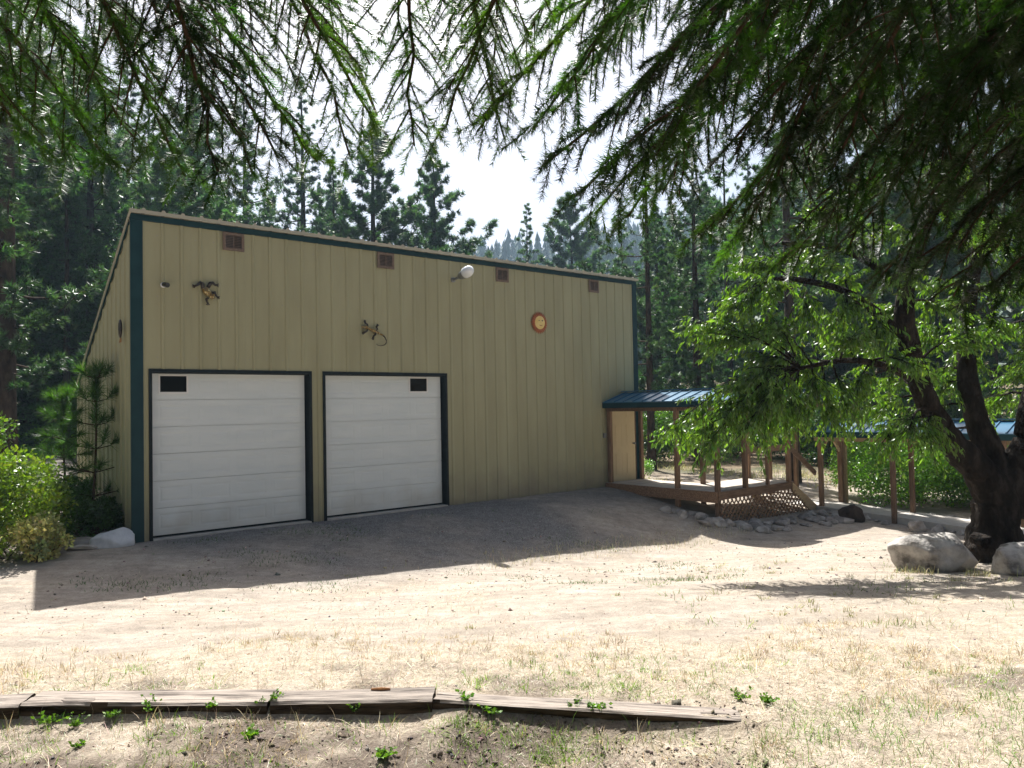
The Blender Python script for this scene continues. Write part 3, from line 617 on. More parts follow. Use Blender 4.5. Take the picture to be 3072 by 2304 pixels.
# ------------------------------------------------------------------ landscape timbers
def timber(a,b_,w,hh,zt,seed,name='landscape_timber',tilt=0):
    a=np.array(a);b_=np.array(b_);L=np.linalg.norm(b_-a);d=(b_-a)/L;nrm=np.array([d[1],-d[0]]); n_=max(12,int(L/.02)); 
    prof=[(0,0)]; ring=[(-.5,-.5),(-.5,-.15),(-.5,.2),(-.5,.42),(-.42,.5),(-.25,.5),(-.08,.5),(.08,.5),(.25,.5),(.42,.5),(.5,.42),(.5,.2),(.5,-.15),(.5,-.5)]
    V=[];F_=[]
    for i in range(n_+1):
        t=i/n_*L; c=a+d*t
        for k,(u,v_) in enumerate(ring):
            q=fbm(np.array([t*2.2+seed]),np.array([k*1.7+seed]),4,seed)[0]-.47; g=fbm(np.array([t*9+seed]),np.array([k*2.9]),2,seed+5)[0]-.5
            crack=-.014 if (k in(5,8) and fbm(np.array([t*1.3]),np.array([k*3.+seed]),2,seed+9)[0]>.55) else 0
            uu=u*w+(.02*q+.006*g)*(1 if u>0 else -1); vz=v_*hh+.016*q+.006*g+crack
            p=c+nrm*uu; V.append((p[0],p[1],zt-hh/2+vz-tilt*i/n_))
    K=len(ring)
    for i in range(n_):
        for k in range(K-1): F_.append((i*K+k,(i+1)*K+k,(i+1)*K+k+1,i*K+k+1))
    mb=MB().add(V,F_); mb.add(V[:K],[tuple(range(K))]); mb.add(V[-K:],[tuple(range(K))[::-1]])
    # store in local frame along x so the grain follows the timber
    ang=math.atan2(d[1],d[0]); o=mb.build(name,M['timber'],None); me=o.data; R_=Matrix.Rotation(-ang,4,'Z')@Matrix.Translation((-a[0],-a[1],0)); me.transform(R_); me.materials.append(M['tie_shade']); [setattr(p,'material_index',1) for p in me.polygons if abs(p.normal.z)<.45]; o.location=(a[0],a[1],0); o.rotation_euler=(0,0,ang); return o  # upright faces take the colour with shade painted in
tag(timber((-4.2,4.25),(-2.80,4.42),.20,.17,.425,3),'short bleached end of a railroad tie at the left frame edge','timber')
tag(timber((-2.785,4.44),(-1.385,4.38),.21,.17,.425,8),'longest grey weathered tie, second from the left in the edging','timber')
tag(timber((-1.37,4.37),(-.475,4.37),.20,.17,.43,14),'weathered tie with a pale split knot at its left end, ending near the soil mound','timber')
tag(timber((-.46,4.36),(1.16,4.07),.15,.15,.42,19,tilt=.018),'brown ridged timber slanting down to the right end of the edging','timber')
o=MB().tube([(-.84,4.43,.433),(-.78,4.425,.436),(-.73,4.43,.432)],[.006,.010,.007],6).build('stick',M['rust']); tag(o,'short rusty brown piece of bark lying on the grey tie','stick')
# ------------------------------------------------------------------ foliage machinery
def rotmats(dirs,roll):
    """(n,3) directions for local +x; returns (n,3,3)"""
    d=dirs/np.linalg.norm(dirs,axis=1)[:,None]; ref=np.tile([0,0,1.],(len(d),1)); ref[np.abs(d[:,2])>.95]=[1,0,0]
    a=np.cross(ref,d); a/=np.linalg.norm(a,axis=1)[:,None]; b_=np.cross(d,a); c,s=np.cos(roll)[:,None],np.sin(roll)[:,None]
    A=a*c+b_*s; B=-a*s+b_*c; return np.stack([d,A,B],2)
def scatter(proto,pos,dirs,roll,scale):
    """proto (verts,faces): instance by numpy -> V,F"""
    pv,pf=proto; R_=rotmats(dirs,roll); sc=np.asarray(scale); sc=sc[:,None] if sc.ndim==1 else sc
    sc=np.broadcast_to(sc,(len(pos),3)) if sc.shape[1]==3 else np.repeat(sc,3,1)
    P=np.einsum('nij,nkj->nki',R_,pv[None]*sc[:,None,:])+pos[:,None,:]
    n_=len(pos); k=len(pv); F_=(pf[None]+(np.arange(n_)*k)[:,None,None]).reshape(-1,pf.shape[1]); return P.reshape(-1,3),F_
def tints(n,k,base,var,rng):
    t=np.array(base)[None]*(1+rng.normal(0,var,(n,1)))*(1+rng.normal(0,var*.35,(n,3))); return np.repeat(np.clip(t,.05,3),k,0)
def merge(parts):
    V=[];F_=[];C=[];o=0
    for v,f,c in parts: V.append(v);F_.append(f+o);C.append(c);o+=len(v)
    return np.concatenate(V),np.concatenate(F_),np.concatenate(C)
LEAF=(np.array([[0,0,0],[.35,.15,-.02],[.35,-.15,-.02],[.36,0,.035],[.72,.11,-.10],[.72,-.11,-.10],[.70,0,-.04],[1,0,-.22]]),np.array([[0,3,1],[0,2,3],[1,3,6],[1,6,4],[3,2,5],[3,5,6],[4,6,7],[6,5,7]]))
LEAFB=(np.array([[0,0,0],[.5,.32,.04],[.5,-.32,.04],[1,0,-.08]]),np.array([[0,2,1],[1,2,3]]))
def shoot(seed,L=.10,nn=80,nl=.038,w=.0030,fwd=.45):
    r=np.random.default_rng(seed); t=np.sort(r.uniform(0,1,nn))**.9; a=r.uniform(0,2*PI,nn)
    base=np.stack([t*L,np.zeros(nn),-.10*L*t*t],1); up=.35*(np.sin(a)>-.2)
    d=np.stack([np.full(nn,fwd)+r.normal(0,.18,nn),np.cos(a),np.sin(a)*.75+.1],1); d/=np.linalg.norm(d,axis=1)[:,None]
    ln=nl*r.uniform(.75,1.15,nn)*(1-.25*t); tip=base+d*ln[:,None]; sd=np.cross(d,np.array([1,.2,.3])); sd/=np.linalg.norm(sd,axis=1)[:,None]
    V=np.concatenate([base+sd*w/2,base-sd*w/2,tip],0); F_=np.stack([np.arange(nn),np.arange(nn)+nn,np.arange(nn)+2*nn],1)
    # twig
    tw=.0016; tv=np.array([[0,tw,0],[0,-tw,0],[L,0,-.10*L],[0,0,tw*1.6]]); F_=np.concatenate([F_,np.array([[0,2,1],[0,2,3]])+len(V)]); V=np.concatenate([V,tv]); return V,F_
SH=[shoot(i,L,int(L*900)) for i,L in enumerate((.07,.09,.11,.13,.10,.08))]
def curve(p0,p1,sag,n=14,out=None,rng=None,wob=0):
    p0=np.array(p0);p1=np.array(p1);t=np.linspace(0,1,n)[:,None]; P=p0*(1-t)+p1*t; P[:,2]+=sag*(4*t*(1-t))[:,0]
    if wob and rng is not None:
        w=rng.normal(0,wob,(n,3)); w=np.cumsum(w,0); w-=t*w[-1]; P+=w
    return P
def bough(parent,p0,p1,sag,seed,width=.55,dens=1,tint=(1,1,1),r0=.02,droop=.45):
    rng=np.random.default_rng(seed); n_=24; ax=curve(p0,p1,sag,n_,rng=rng,wob=.012); L=np.linalg.norm(np.diff(ax,axis=0),axis=1).sum()
    wood=MB(); q0=ax[0]; q1=np.array([0,0,q0[2]+.25*rng.random()+.1]); dd_=q0-ax[2]; dd_/=np.linalg.norm(dd_)+1e-9; L0=np.linalg.norm(q1-q0)
    cv=[q1*(1-t)**3+3*(q1*.6+q0*.4+np.array([0,0,.12]))*(1-t)**2*t+3*(q0+dd_*L0*.25)*(1-t)*t*t+q0*t**3 for t in np.linspace(0,1,10)]
    wood.tube([tuple(p) for p in cv[:-1]]+[tuple(p) for p in ax],list(np.linspace(r0*2.4,r0*1.05,9))+list(np.linspace(r0,.0035,n_)),6)
    pos=[];dr=[];sc=[]
    m_=int(L/.030*dens)
    for i in range(m_):
        t=(i+rng.random())/m_; k=t*(n_-1); j=min(int(k),n_-2); p=ax[j]+(ax[j+1]-ax[j])*(k-j); d=ax[j+1]-ax[j]; d/=np.linalg.norm(d)
        pw=p+np.array(parent.location)
        if (pw[2]-EYE>.60*max(pw[1],.2)+.05 or abs(pw[0])>.74*max(pw[1],.2)+.2) and rng.random()<.93: continue
        side=np.cross(d,[0,0,1.]); side/=np.linalg.norm(side)+1e-9; sg=1 if i%2 else -1
        ll=.66*width*(1-t)**.6*rng.uniform(.4,1.15)+.08
        sd=side*sg*rng.uniform(.5,1)+d*rng.uniform(.45,.95)+np.array([0,0,rng.uniform(-.5,.12)]); sd/=np.linalg.norm(sd)
        q=max(2,int(ll/.056)); tt=np.linspace(0,1,q+1)[:,None]; lat=p+sd*ll*tt+np.array([0,0,-1.])*droop*ll*tt**2
        if ll>.12: wood.tube([tuple(x) for x in lat[::max(1,q//4)]],list(np.linspace(.0035,.0012,len(lat[::max(1,q//4)]))),4,False)
        for u in range(1,q+1):
            ld=lat[u]-lat[u-1]; ld/=np.linalg.norm(ld)
            if u==q: pos.append(lat[u-1]);dr.append(ld);sc.append(rng.uniform(.8,1.1)); continue
            fr=u/q
            ls_=np.cross(ld,[0,0,1.]); ls_/=np.linalg.norm(ls_)+1e-9
            for s2 in((1,-1) if rng.random()<.55 else (rng.choice([1,-1]),)):
                w_=ls_*s2*rng.uniform(.5,1)+ld*rng.uniform(.7,1.2)+np.array([0,0,rng.uniform(-.55,.0)]); pos.append(lat[u-1]);dr.append(w_);sc.append(rng.uniform(.6,1.)*(1-.3*fr))
            pos.append(lat[u-1]);dr.append(ld);sc.append(.75)
    pos=np.array(pos);dr=np.array(dr);sc=np.array(sc); parts=[]
    pick=rng.integers(0,len(SH),len(pos))
    for s in range(len(SH)):
        m=pick==s
        if m.sum()==0: continue
        v,f=scatter(SH[s],pos[m],dr[m],rng.uniform(0,6.28,m.sum()),sc[m]); parts.append((v,f,tints(m.sum(),len(SH[s][0]),tint,.22,rng)))
    V_,F_,C_=merge(parts)
    w=wood.build('branch',M['twig'],parent); nd=link('needles',npmesh('needles',V_,F_,M['needle'],False,C_),w); return len(F_)
# ---- pine prototypes
def tuft(seed,k=15,L=.24,w=.034):
    r=np.random.default_rng(seed); d=r.normal(size=(k,3)); d[:,0]=np.abs(d[:,0])+.35; d/=np.linalg.norm(d,axis=1)[:,None]; sd=np.cross(d,r.normal(size=(k,3))); sd/=np.linalg.norm(sd,axis=1)[:,None]
    V_=np.concatenate([sd*w/2,-sd*w/2,d*L*r.uniform(.7,1.1,(k,1))]); F_=np.stack([np.arange(k),np.arange(k)+k,np.arange(k)+2*k],1); return V_,F_
TF=[tuft(i) for i in range(5)]
def pine(seed,Ht,base,R,r0,nl=60,shape='pine',tl=.2,fine=1.0,ntuft=9):
    rng=np.random.default_rng(seed); mb=MB(); tp=[]; bx=rng.normal(0,.12,2)
    for i in range(12): t=i/11; tp.append((bx[0]*math.sin(t*3),bx[1]*math.sin(t*2.4),Ht*t-.3*(i==0)))
    tr=[r0*(1-.93*(i/11))*(1.25 if i==0 else 1) for i in range(12)]; mb.tube(tp,tr,9)
    P=[];Dv=[];S=[]
    for i in range(nl):
        t=(i+rng.random())/nl; z=base+(Ht-base)*t; a=i*2.399+rng.normal(0,.4)
        if shape=='pine': ll=R*(.55+.45*math.sin(PI*min(1,t*1.1+.1)))*(1-t**3)*rng.uniform(.3,1.35)
        elif shape=='fir': ll=R*(1-t)**.85*rng.uniform(.8,1.1)+.15
        else: ll=R*math.sin(PI*(.18+.80*t))**.8*rng.uniform(.8,1.1)
        d=np.array([math.cos(a),math.sin(a),(.55*t+.05 if shape!='fir' else -.12+.5*t)+rng.normal(0,.12)])
        q=6; tt=np.linspace(0,1,q); cx=np.interp(z/Ht*11,range(12),[p[0] for p in tp]); cy=np.interp(z/Ht*11,range(12),[p[1] for p in tp])
        lim=np.array([cx,cy,z])+d*ll*tt[:,None]; lim[:,2]+=(-.12*ll*np.sin(PI*tt)+(.16*ll*tt**2 if shape!='fir' else -.05*ll*tt**2))
        mb.tube([tuple(p) for p in lim],list(np.linspace(max(.012,.035*ll/R*r0/.25),.006,q)),4,False)
        ns=int(ntuft*fine*(ll/R)+2)
        for k in range(ns):
            u=rng.uniform(.22,1)**.8; j=min(int(u*(q-1)),q-2); p=lim[j]+(lim[j+1]-lim[j])*(u*(q-1)-j)
            sd=np.array([rng.normal(),rng.normal(),rng.normal()*.5+.25]); sd/=np.linalg.norm(sd); rl=rng.uniform(.1,.5)*(ll*.42)*(1.15-u*.5)
            e=p+sd*rl
            if k%2==0 and rl>.2: mb.tube([tuple(p),tuple(e)],[.008,.004],3,False)
            m=5
            for g in range(m):
                c=p+(e-p)*((g+.6)/m); P.append(c+rng.normal(0,.05,3)*min(1,ll));Dv.append(sd+rng.normal(0,.5,3)+np.array([0,0,.3]));S.append(rng.uniform(.7,1.25)*tl/.2)
    P=np.array(P);Dv=np.array(Dv);S=np.array(S); pk=rng.integers(0,5,len(P)); parts=[]
    for s in range(5):
        m=pk==s; v,f=scatter(TF[s],P[m],Dv[m],rng.uniform(0,6.28,m.sum()),S[m]); parts.append((v,f,tints(m.sum(),len(TF[s][0]),(1,1,1),.3,rng)))
    V_,F_,C_=merge(parts); return mb,npmesh('crown',V_,F_,M['pine_needle'],False,C_)
def tree_obj(name,mb,crown,x,y,rz,sc,label,cat,group=None,dz=0,bark=None):
    e=empty(name,(x,y,h1(x,y)+dz),rz); e.scale=(sc,)*3 if not hasattr(sc,'__len__') else sc
    if isinstance(mb,MB): tme=mb.build('trunk',M[bark or 'pinebark'],e,True).data
    else: tme=mb; link('trunk',tme,e)
    link('crown',crown,e); tag(e,label,cat,group); return e,tme
# ---- deciduous tree
def leafy(parent,limbs,targets,leafL,per,seed,mat_,barkm,nsub=11,tint=(1,1,1),hang=.75,flip=None):
    rng=np.random.default_rng(seed); wood=MB(); pts=[]
    for L_ in limbs:
        P=[p[:3] for p in L_]; R_=[p[3] for p in L_]
        # smooth by catmull subdivision
        Q=[];RR=[]
        for i in range(len(P)-1):
            p0=np.array(P[max(i-1,0)]);p1=np.array(P[i]);p2=np.array(P[i+1]);p3=np.array(P[min(i+2,len(P)-1)])
            for t in np.linspace(0,1,13)[:-1]:
                q=.5*((2*p1)+(-p0+p2)*t+(2*p0-5*p1+4*p2-p3)*t*t+(-p0+3*p1-3*p2+p3)*t**3); Q.append(q); RR.append((R_[i]*(1-t)+R_[i+1]*t)*(1+rng.normal(0,.02)))
        Q.append(np.array(P[-1]));RR.append(R_[-1]); b0=len(wood.v); wood.tube([tuple(q) for q in Q],RR,30)
        for vi in range(b0,len(wood.v)):
            ci=min((vi-b0)//30,len(Q)-1); k_=(vi-b0)%30; dv=Vector(wood.v[vi])-Vector(tuple(Q[ci])); g=float(vnoise(np.array([k_*.9]),np.array([ci*.16]),3)[0]*.13+vnoise(np.array([k_*.35]),np.array([ci*.3+4]),5)[0]*.16); wood.v[vi]=tuple(Vector(tuple(Q[ci]))+dv*(.88+g))
        for q,r_ in list(zip(Q,RR))[12::2]: pts.append((q,r_))
    A=np.array([p for p,_ in pts]); pos=[];dr=[];sc=[]
    for T in targets:
        T=np.array(T); w=A.copy(); dd=np.linalg.norm(A-T,axis=1)+np.maximum(A[:,2]-T[2]-.3,0)*.6+np.maximum(T[2]-A[:,2]-1.5,0); j=int(np.argmin(dd)); p0=A[j]; L=np.linalg.norm(T-p0)
        br=curve(p0,T,.13*L,12,rng=rng,wob=.03*L/3); wood.tube([tuple(p) for p in br],list(np.linspace(min(pts[j][1]*.6,.012+.016*L),.004,12)),5,False)
        for s in range(int(nsub*max(.8,L*.75))):
            t=rng.uniform(.3,1)**.7; k=t*11; q=min(int(k),10); p=br[q]+(br[q+1]-br[q])*(k-q); d=br[q+1]-br[q]; d/=np.linalg.norm(d)+1e-9
            sd=d*.8+rng.normal(0,.55,3)*np.array([1,1,.45]); sd/=np.linalg.norm(sd); ll=rng.uniform(.18,.55); m=int(per*ll/.35)
            e=p+sd*ll+np.array([0,0,-.22*ll]); wood.tube([tuple(p),tuple((p+e)/2+np.array([0,0,.03])),tuple(e)],[.004,.003,.0015],3,False)
            for g in range(m):
                u=(g+rng.random())/m; c=p+(e-p)*u+np.array([0,0,.12*ll*u*(1-u)]); ld=sd*.45+rng.normal(0,.42,3)+np.array([0,0,-hang]); pos.append(c);dr.append(ld);sc.append(leafL*rng.uniform(.65,1.2))
    pos=np.array(pos);dr=np.array(dr);sc=np.array(sc); v,f=scatter(LEAF,pos,dr,rng.uniform(0,6.28,len(pos)),sc)
    cr=link('crown',npmesh('crown',v,f,mat_,False,tints(len(pos),len(LEAF[0]),tint,.22,rng)),parent); wood.build('trunk',barkm,parent,True); return len(f)
def shrub(name,x,y,rx,ry,hh,seed,label,group=None,leaf=.05,n=5000,tint=(1,1,1),clumps=26,dz=0,cat='shrub',stems=18,mk='shrub_leaf'):
    rng=np.random.default_rng(seed); e=empty(name,(x,y,h1(x,y)+dz)); tag(e,label,cat,group)
    C=[];R_=[]
    for i in range(clumps):
        a=rng.uniform(0,2*PI); u=rng.random()**.5; z=rng.uniform(.12,1)
        pr=math.sqrt(max(.06,1-(2*z-.85)**2*.62)) ; C.append((rx*u*math.cos(a)*pr,ry*u*math.sin(a)*pr,hh*z*.9)); R_.append(rng.uniform(.2,.38)*min(rx,hh))
    C=np.array(C);R_=np.array(R_); w=MB()
    for i in range(stems):
        c=C[i%clumps]; b0=(rng.normal(0,rx*.15),rng.normal(0,ry*.15),-.05); w.tube([b0,tuple(np.array(b0)*.4+c*.5),tuple(c)],[.012,.009,.004],4,False)
    w.build('stems',M['twig'],e)
    k=rng.choice(clumps,n,p=R_**2/np.sum(R_**2)); d=rng.normal(size=(n,3)); d/=np.linalg.norm(d,axis=1)[:,None]; rr=rng.random(n)**.45
    P=C[k]+d*(R_[k]*rr)[:,None]; ok=P[:,2]>.02; P=P[ok]; d=d[ok]; dd=d*.6+rng.normal(0,.5,(len(P),3)); 
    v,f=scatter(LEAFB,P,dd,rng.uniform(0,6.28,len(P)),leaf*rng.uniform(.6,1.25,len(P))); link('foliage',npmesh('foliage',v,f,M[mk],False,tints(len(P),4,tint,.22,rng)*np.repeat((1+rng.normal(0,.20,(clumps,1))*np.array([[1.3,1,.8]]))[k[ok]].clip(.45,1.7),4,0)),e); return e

def Wp(px,py,dist):
    """world point seen at (px,py) of the 2212-wide photo view, dist metres ahead"""
    d=f_+r2*((px*1024/2212-512)/F)-u2*((py*1024/2212-384)/F); d=d/d.y; return np.array([0,0,EYE])+np.array(d)*dist
# ------------------------------------------------------------------ overhanging fir boughs
firA=empty('fir_tree',(-2.7,-1.9,.42)); tag(firA,'fir tree whose drooping boughs hang across the top left of the view','tree')
firB=empty('fir_tree',(3.6,.7,.42)); tag(firB,'fir tree whose heavy boughs, darkened for shade, fill the top right of the view','tree')
def ftrunk(e,seed,r0,Ht=11):
    rng=np.random.default_rng(seed); p=[(rng.normal(0,.03),rng.normal(0,.03),Ht*i/10-.2) for i in range(11)]; MB().tube(p,[r0*(1.25 if i==0 else 1)*(1-.8*i/10) for i in range(11)],16).build('trunk',M['bark'],e,True)
ftrunk(firA,1,.34); ftrunk(firB,2,.38)
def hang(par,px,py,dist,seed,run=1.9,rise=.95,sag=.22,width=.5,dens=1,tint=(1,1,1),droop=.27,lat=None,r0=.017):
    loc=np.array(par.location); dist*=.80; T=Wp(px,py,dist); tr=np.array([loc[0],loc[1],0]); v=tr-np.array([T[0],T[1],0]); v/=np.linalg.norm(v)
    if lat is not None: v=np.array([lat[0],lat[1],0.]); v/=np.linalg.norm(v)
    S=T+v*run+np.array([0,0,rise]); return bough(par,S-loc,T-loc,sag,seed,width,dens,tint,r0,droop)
tot=0
G1=(.8,1.0,.7); G2=(1.1,1.15,.8); DK=(.32,.42,.36); DK2=(.24,.32,.28)  # DK tints paint the shade inside dense boughs into the needle colour
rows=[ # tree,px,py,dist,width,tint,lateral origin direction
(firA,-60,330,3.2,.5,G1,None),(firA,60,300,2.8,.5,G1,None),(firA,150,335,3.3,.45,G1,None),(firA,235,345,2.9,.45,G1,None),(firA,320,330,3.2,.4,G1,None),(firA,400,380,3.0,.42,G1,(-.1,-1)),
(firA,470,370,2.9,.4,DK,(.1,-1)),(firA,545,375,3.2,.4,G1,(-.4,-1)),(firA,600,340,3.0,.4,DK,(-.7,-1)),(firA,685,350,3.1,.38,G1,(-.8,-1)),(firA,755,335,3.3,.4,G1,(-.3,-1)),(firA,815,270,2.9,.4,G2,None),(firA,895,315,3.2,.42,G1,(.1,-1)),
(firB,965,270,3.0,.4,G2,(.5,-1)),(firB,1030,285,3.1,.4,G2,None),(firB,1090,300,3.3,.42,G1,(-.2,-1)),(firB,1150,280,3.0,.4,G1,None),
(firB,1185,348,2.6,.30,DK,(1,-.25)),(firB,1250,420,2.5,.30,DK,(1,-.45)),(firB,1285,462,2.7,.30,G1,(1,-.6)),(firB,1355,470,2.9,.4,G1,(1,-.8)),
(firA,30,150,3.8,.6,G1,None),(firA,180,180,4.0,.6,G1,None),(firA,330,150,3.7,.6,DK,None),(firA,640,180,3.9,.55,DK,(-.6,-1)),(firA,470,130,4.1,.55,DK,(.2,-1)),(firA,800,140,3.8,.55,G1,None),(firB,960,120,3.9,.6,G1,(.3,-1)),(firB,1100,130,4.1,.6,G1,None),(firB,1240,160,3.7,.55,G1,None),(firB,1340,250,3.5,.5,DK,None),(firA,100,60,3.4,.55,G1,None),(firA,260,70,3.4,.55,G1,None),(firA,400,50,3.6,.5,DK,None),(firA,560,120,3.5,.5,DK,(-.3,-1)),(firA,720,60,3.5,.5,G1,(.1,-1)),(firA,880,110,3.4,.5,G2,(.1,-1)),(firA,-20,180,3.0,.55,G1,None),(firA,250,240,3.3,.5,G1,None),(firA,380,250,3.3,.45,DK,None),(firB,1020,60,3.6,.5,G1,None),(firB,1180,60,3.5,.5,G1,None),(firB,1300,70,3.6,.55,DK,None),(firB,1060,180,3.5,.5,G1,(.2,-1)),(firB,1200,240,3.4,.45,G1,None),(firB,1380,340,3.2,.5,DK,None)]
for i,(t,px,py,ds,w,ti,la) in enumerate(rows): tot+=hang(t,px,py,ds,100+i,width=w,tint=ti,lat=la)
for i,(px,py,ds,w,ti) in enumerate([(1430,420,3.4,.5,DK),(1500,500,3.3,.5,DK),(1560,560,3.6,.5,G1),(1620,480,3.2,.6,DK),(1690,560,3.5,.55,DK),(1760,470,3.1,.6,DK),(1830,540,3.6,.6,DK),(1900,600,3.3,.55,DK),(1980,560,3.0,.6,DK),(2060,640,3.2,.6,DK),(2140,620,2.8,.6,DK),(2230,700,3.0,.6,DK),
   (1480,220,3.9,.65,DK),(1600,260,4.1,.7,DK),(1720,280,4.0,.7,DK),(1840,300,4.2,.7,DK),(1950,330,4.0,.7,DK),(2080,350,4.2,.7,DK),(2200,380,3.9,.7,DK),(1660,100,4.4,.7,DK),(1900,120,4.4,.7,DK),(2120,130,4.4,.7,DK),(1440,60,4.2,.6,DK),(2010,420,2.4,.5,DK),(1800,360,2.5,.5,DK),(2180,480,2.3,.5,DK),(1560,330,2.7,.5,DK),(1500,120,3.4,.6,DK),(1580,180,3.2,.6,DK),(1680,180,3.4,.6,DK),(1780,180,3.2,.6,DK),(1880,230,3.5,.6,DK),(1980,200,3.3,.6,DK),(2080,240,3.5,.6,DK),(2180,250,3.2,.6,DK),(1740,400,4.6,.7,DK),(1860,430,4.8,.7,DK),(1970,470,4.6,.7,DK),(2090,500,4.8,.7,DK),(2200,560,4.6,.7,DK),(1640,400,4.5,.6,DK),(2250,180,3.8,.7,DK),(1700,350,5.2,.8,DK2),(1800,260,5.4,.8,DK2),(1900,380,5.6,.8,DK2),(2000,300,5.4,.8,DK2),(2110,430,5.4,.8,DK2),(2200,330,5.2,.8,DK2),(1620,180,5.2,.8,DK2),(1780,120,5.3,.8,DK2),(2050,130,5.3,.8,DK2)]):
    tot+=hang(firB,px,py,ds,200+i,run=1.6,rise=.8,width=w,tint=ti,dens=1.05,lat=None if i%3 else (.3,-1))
print('fir tris',tot)
MB().tube([tuple(Wp(625,-60,2.9)-np.array(firA.location)),tuple(Wp(670,20,2.95)-np.array(firA.location)),tuple(Wp(720,75,3.0)-np.array(firA.location)),tuple(Wp(775,150,3.1)-np.array(firA.location)),tuple(Wp(815,250,3.2)-np.array(firA.location))],[.022,.02,.016,.011,.004],8).build('branch',M['twig'],firA,True)
# ------------------------------------------------------------------ the cherry tree
CH=empty('cherry_tree',(0,0,0)); tag(CH,'broadleaf tree with a dark leaning forked trunk and long drooping leaves behind the boulders','tree')
limbs=[[(6.86,10.98,-.5,.46),(6.84,10.98,-.15,.38),(6.86,11,.25,.30),(6.88,11,.62,.29),(6.62,10.93,.98,.22),(6.22,10.82,1.35,.175),(5.90,10.7,1.75,.16),(5.66,10.58,2.15,.15),(5.42,10.4,2.75,.13),(5.30,10.28,3.2,.115),(5.36,10.2,3.75,.10),(5.6,10,4.7,.08),(5.8,9.9,5.6,.05)],
[(6.9,11,.3,.26),(6.96,11.03,.7,.25),(6.88,11.06,1.2,.18),(6.72,11.1,1.7,.15),(6.66,11.2,2.4,.13),(6.75,11.3,3.2,.10),(7.0,11.4,4.2,.09),(7.2,11.4,5.4,.05)],
[(7.0,11,.35,.25),(7.12,11,.8,.25),(7.35,11.0,1.4,.17),(7.6,11.1,2.2,.14),(8.0,11.2,3.2,.12),(8.5,11.3,4.4,.07)],
[(5.42,10.4,2.75,.08),(5.0,10.3,3.15,.065),(4.4,10.15,3.5,.045),(3.7,10.05,3.65,.03)],
[(5.66,10.58,2.2,.06),(5.1,10.3,2.45,.05),(4.4,10.0,2.55,.035),(3.7,9.85,2.45,.022)],
[(5.32,10.22,3.5,.06),(4.7,10.6,4.1,.045),(3.9,10.9,4.3,.03)]]
tg=[(2.45,9.9,3.02),(2.8,10.0,3.25),(3.1,9.9,3.4),(2.75,9.8,2.85),(3.2,10.2,2.95),(3.0,9.9,2.3),(3.1,9.7,2.35),(3.4,9.9,2.6),(2.7,9.9,1.82),(2.45,9.8,1.68),(3.05,10.0,1.95),(3.3,9.8,2.1),(2.05,9.7,1.72),(2.5,9.6,1.58),(2.9,9.5,1.7),(3.6,10,1.95),(3.9,9.9,2.2),(3.2,9.9,1.72),(3.8,10.3,1.75),(4.2,10.1,1.75),(4.3,9.9,2.05),(4.0,10.3,2.5),(4.6,10.2,2.2),(4.5,10.2,2.7),
(3.5,10,3.0),(3.8,9.8,3.2),(3.6,10.2,3.6),(3.3,10.3,3.9),(4.1,10.1,3.8),(4.4,9.9,3.3),(4.8,10.0,3.0),(4.6,10.5,3.7),(4.0,10.6,4.1),(4.7,10.2,4.2),(5.0,9.8,3.6),(5.2,10.2,4.3),(4.3,10.4,4.6),(5.3,10.7,3.3),(5.1,10.6,2.6),(4.9,10.9,2.1),(5.3,11.1,1.9),
(5.9,10.4,3.3),(6.2,10.6,2.8),(6.1,10.9,3.7),(6.5,10.9,3.0),(6.3,11.2,2.2),(6.1,11.5,1.8),(6.9,11.6,2.6),(7.2,11.3,3.1),(7.0,10.6,3.5),(7.6,11.5,2.4),(7.9,11.2,2.8),(6.5,11.9,1.4),(5.7,11.6,2.3),(5.4,10.0,1.55),(5.1,9.9,1.6),(4.95,10.3,1.45),(7.4,12,1.9),(8.2,11.6,2.1),(8.4,11.2,3.3),(7.8,10.8,3.9),(6.7,10.4,4.2),(6.0,10.0,4.4),(5.5,9.6,5),(6.8,11.2,5.2),(7.6,11.8,4.6),(4.9,10.9,5.0),(7.4,10.9,2.6),(8.0,11.6,3.3),(8.6,12,2.6),(8.3,12.2,1.9),(7.0,12,3.6),(6.4,11.8,3.0),(5.8,11.2,3.0),(7.7,12.4,3.0),(6.9,12.6,2.2),(4.5,10.8,3.1),(3.7,10.5,2.9),(3.1,10.3,3.5),(4.3,9.7,2.8),(5.0,9.7,2.5)]
print('cherry',leafy(CH,limbs,tg,.092,15,5,M['cherry_leaf'],M['bark'],nsub=40,hang=1.0))
q=MB(); 
kb=rockmesh('knot',77,M['bark'],.17,.15,.13,res=4,amp=.5); o=link('knot',kb,CH); o.location=(6.50,10.80,.05)
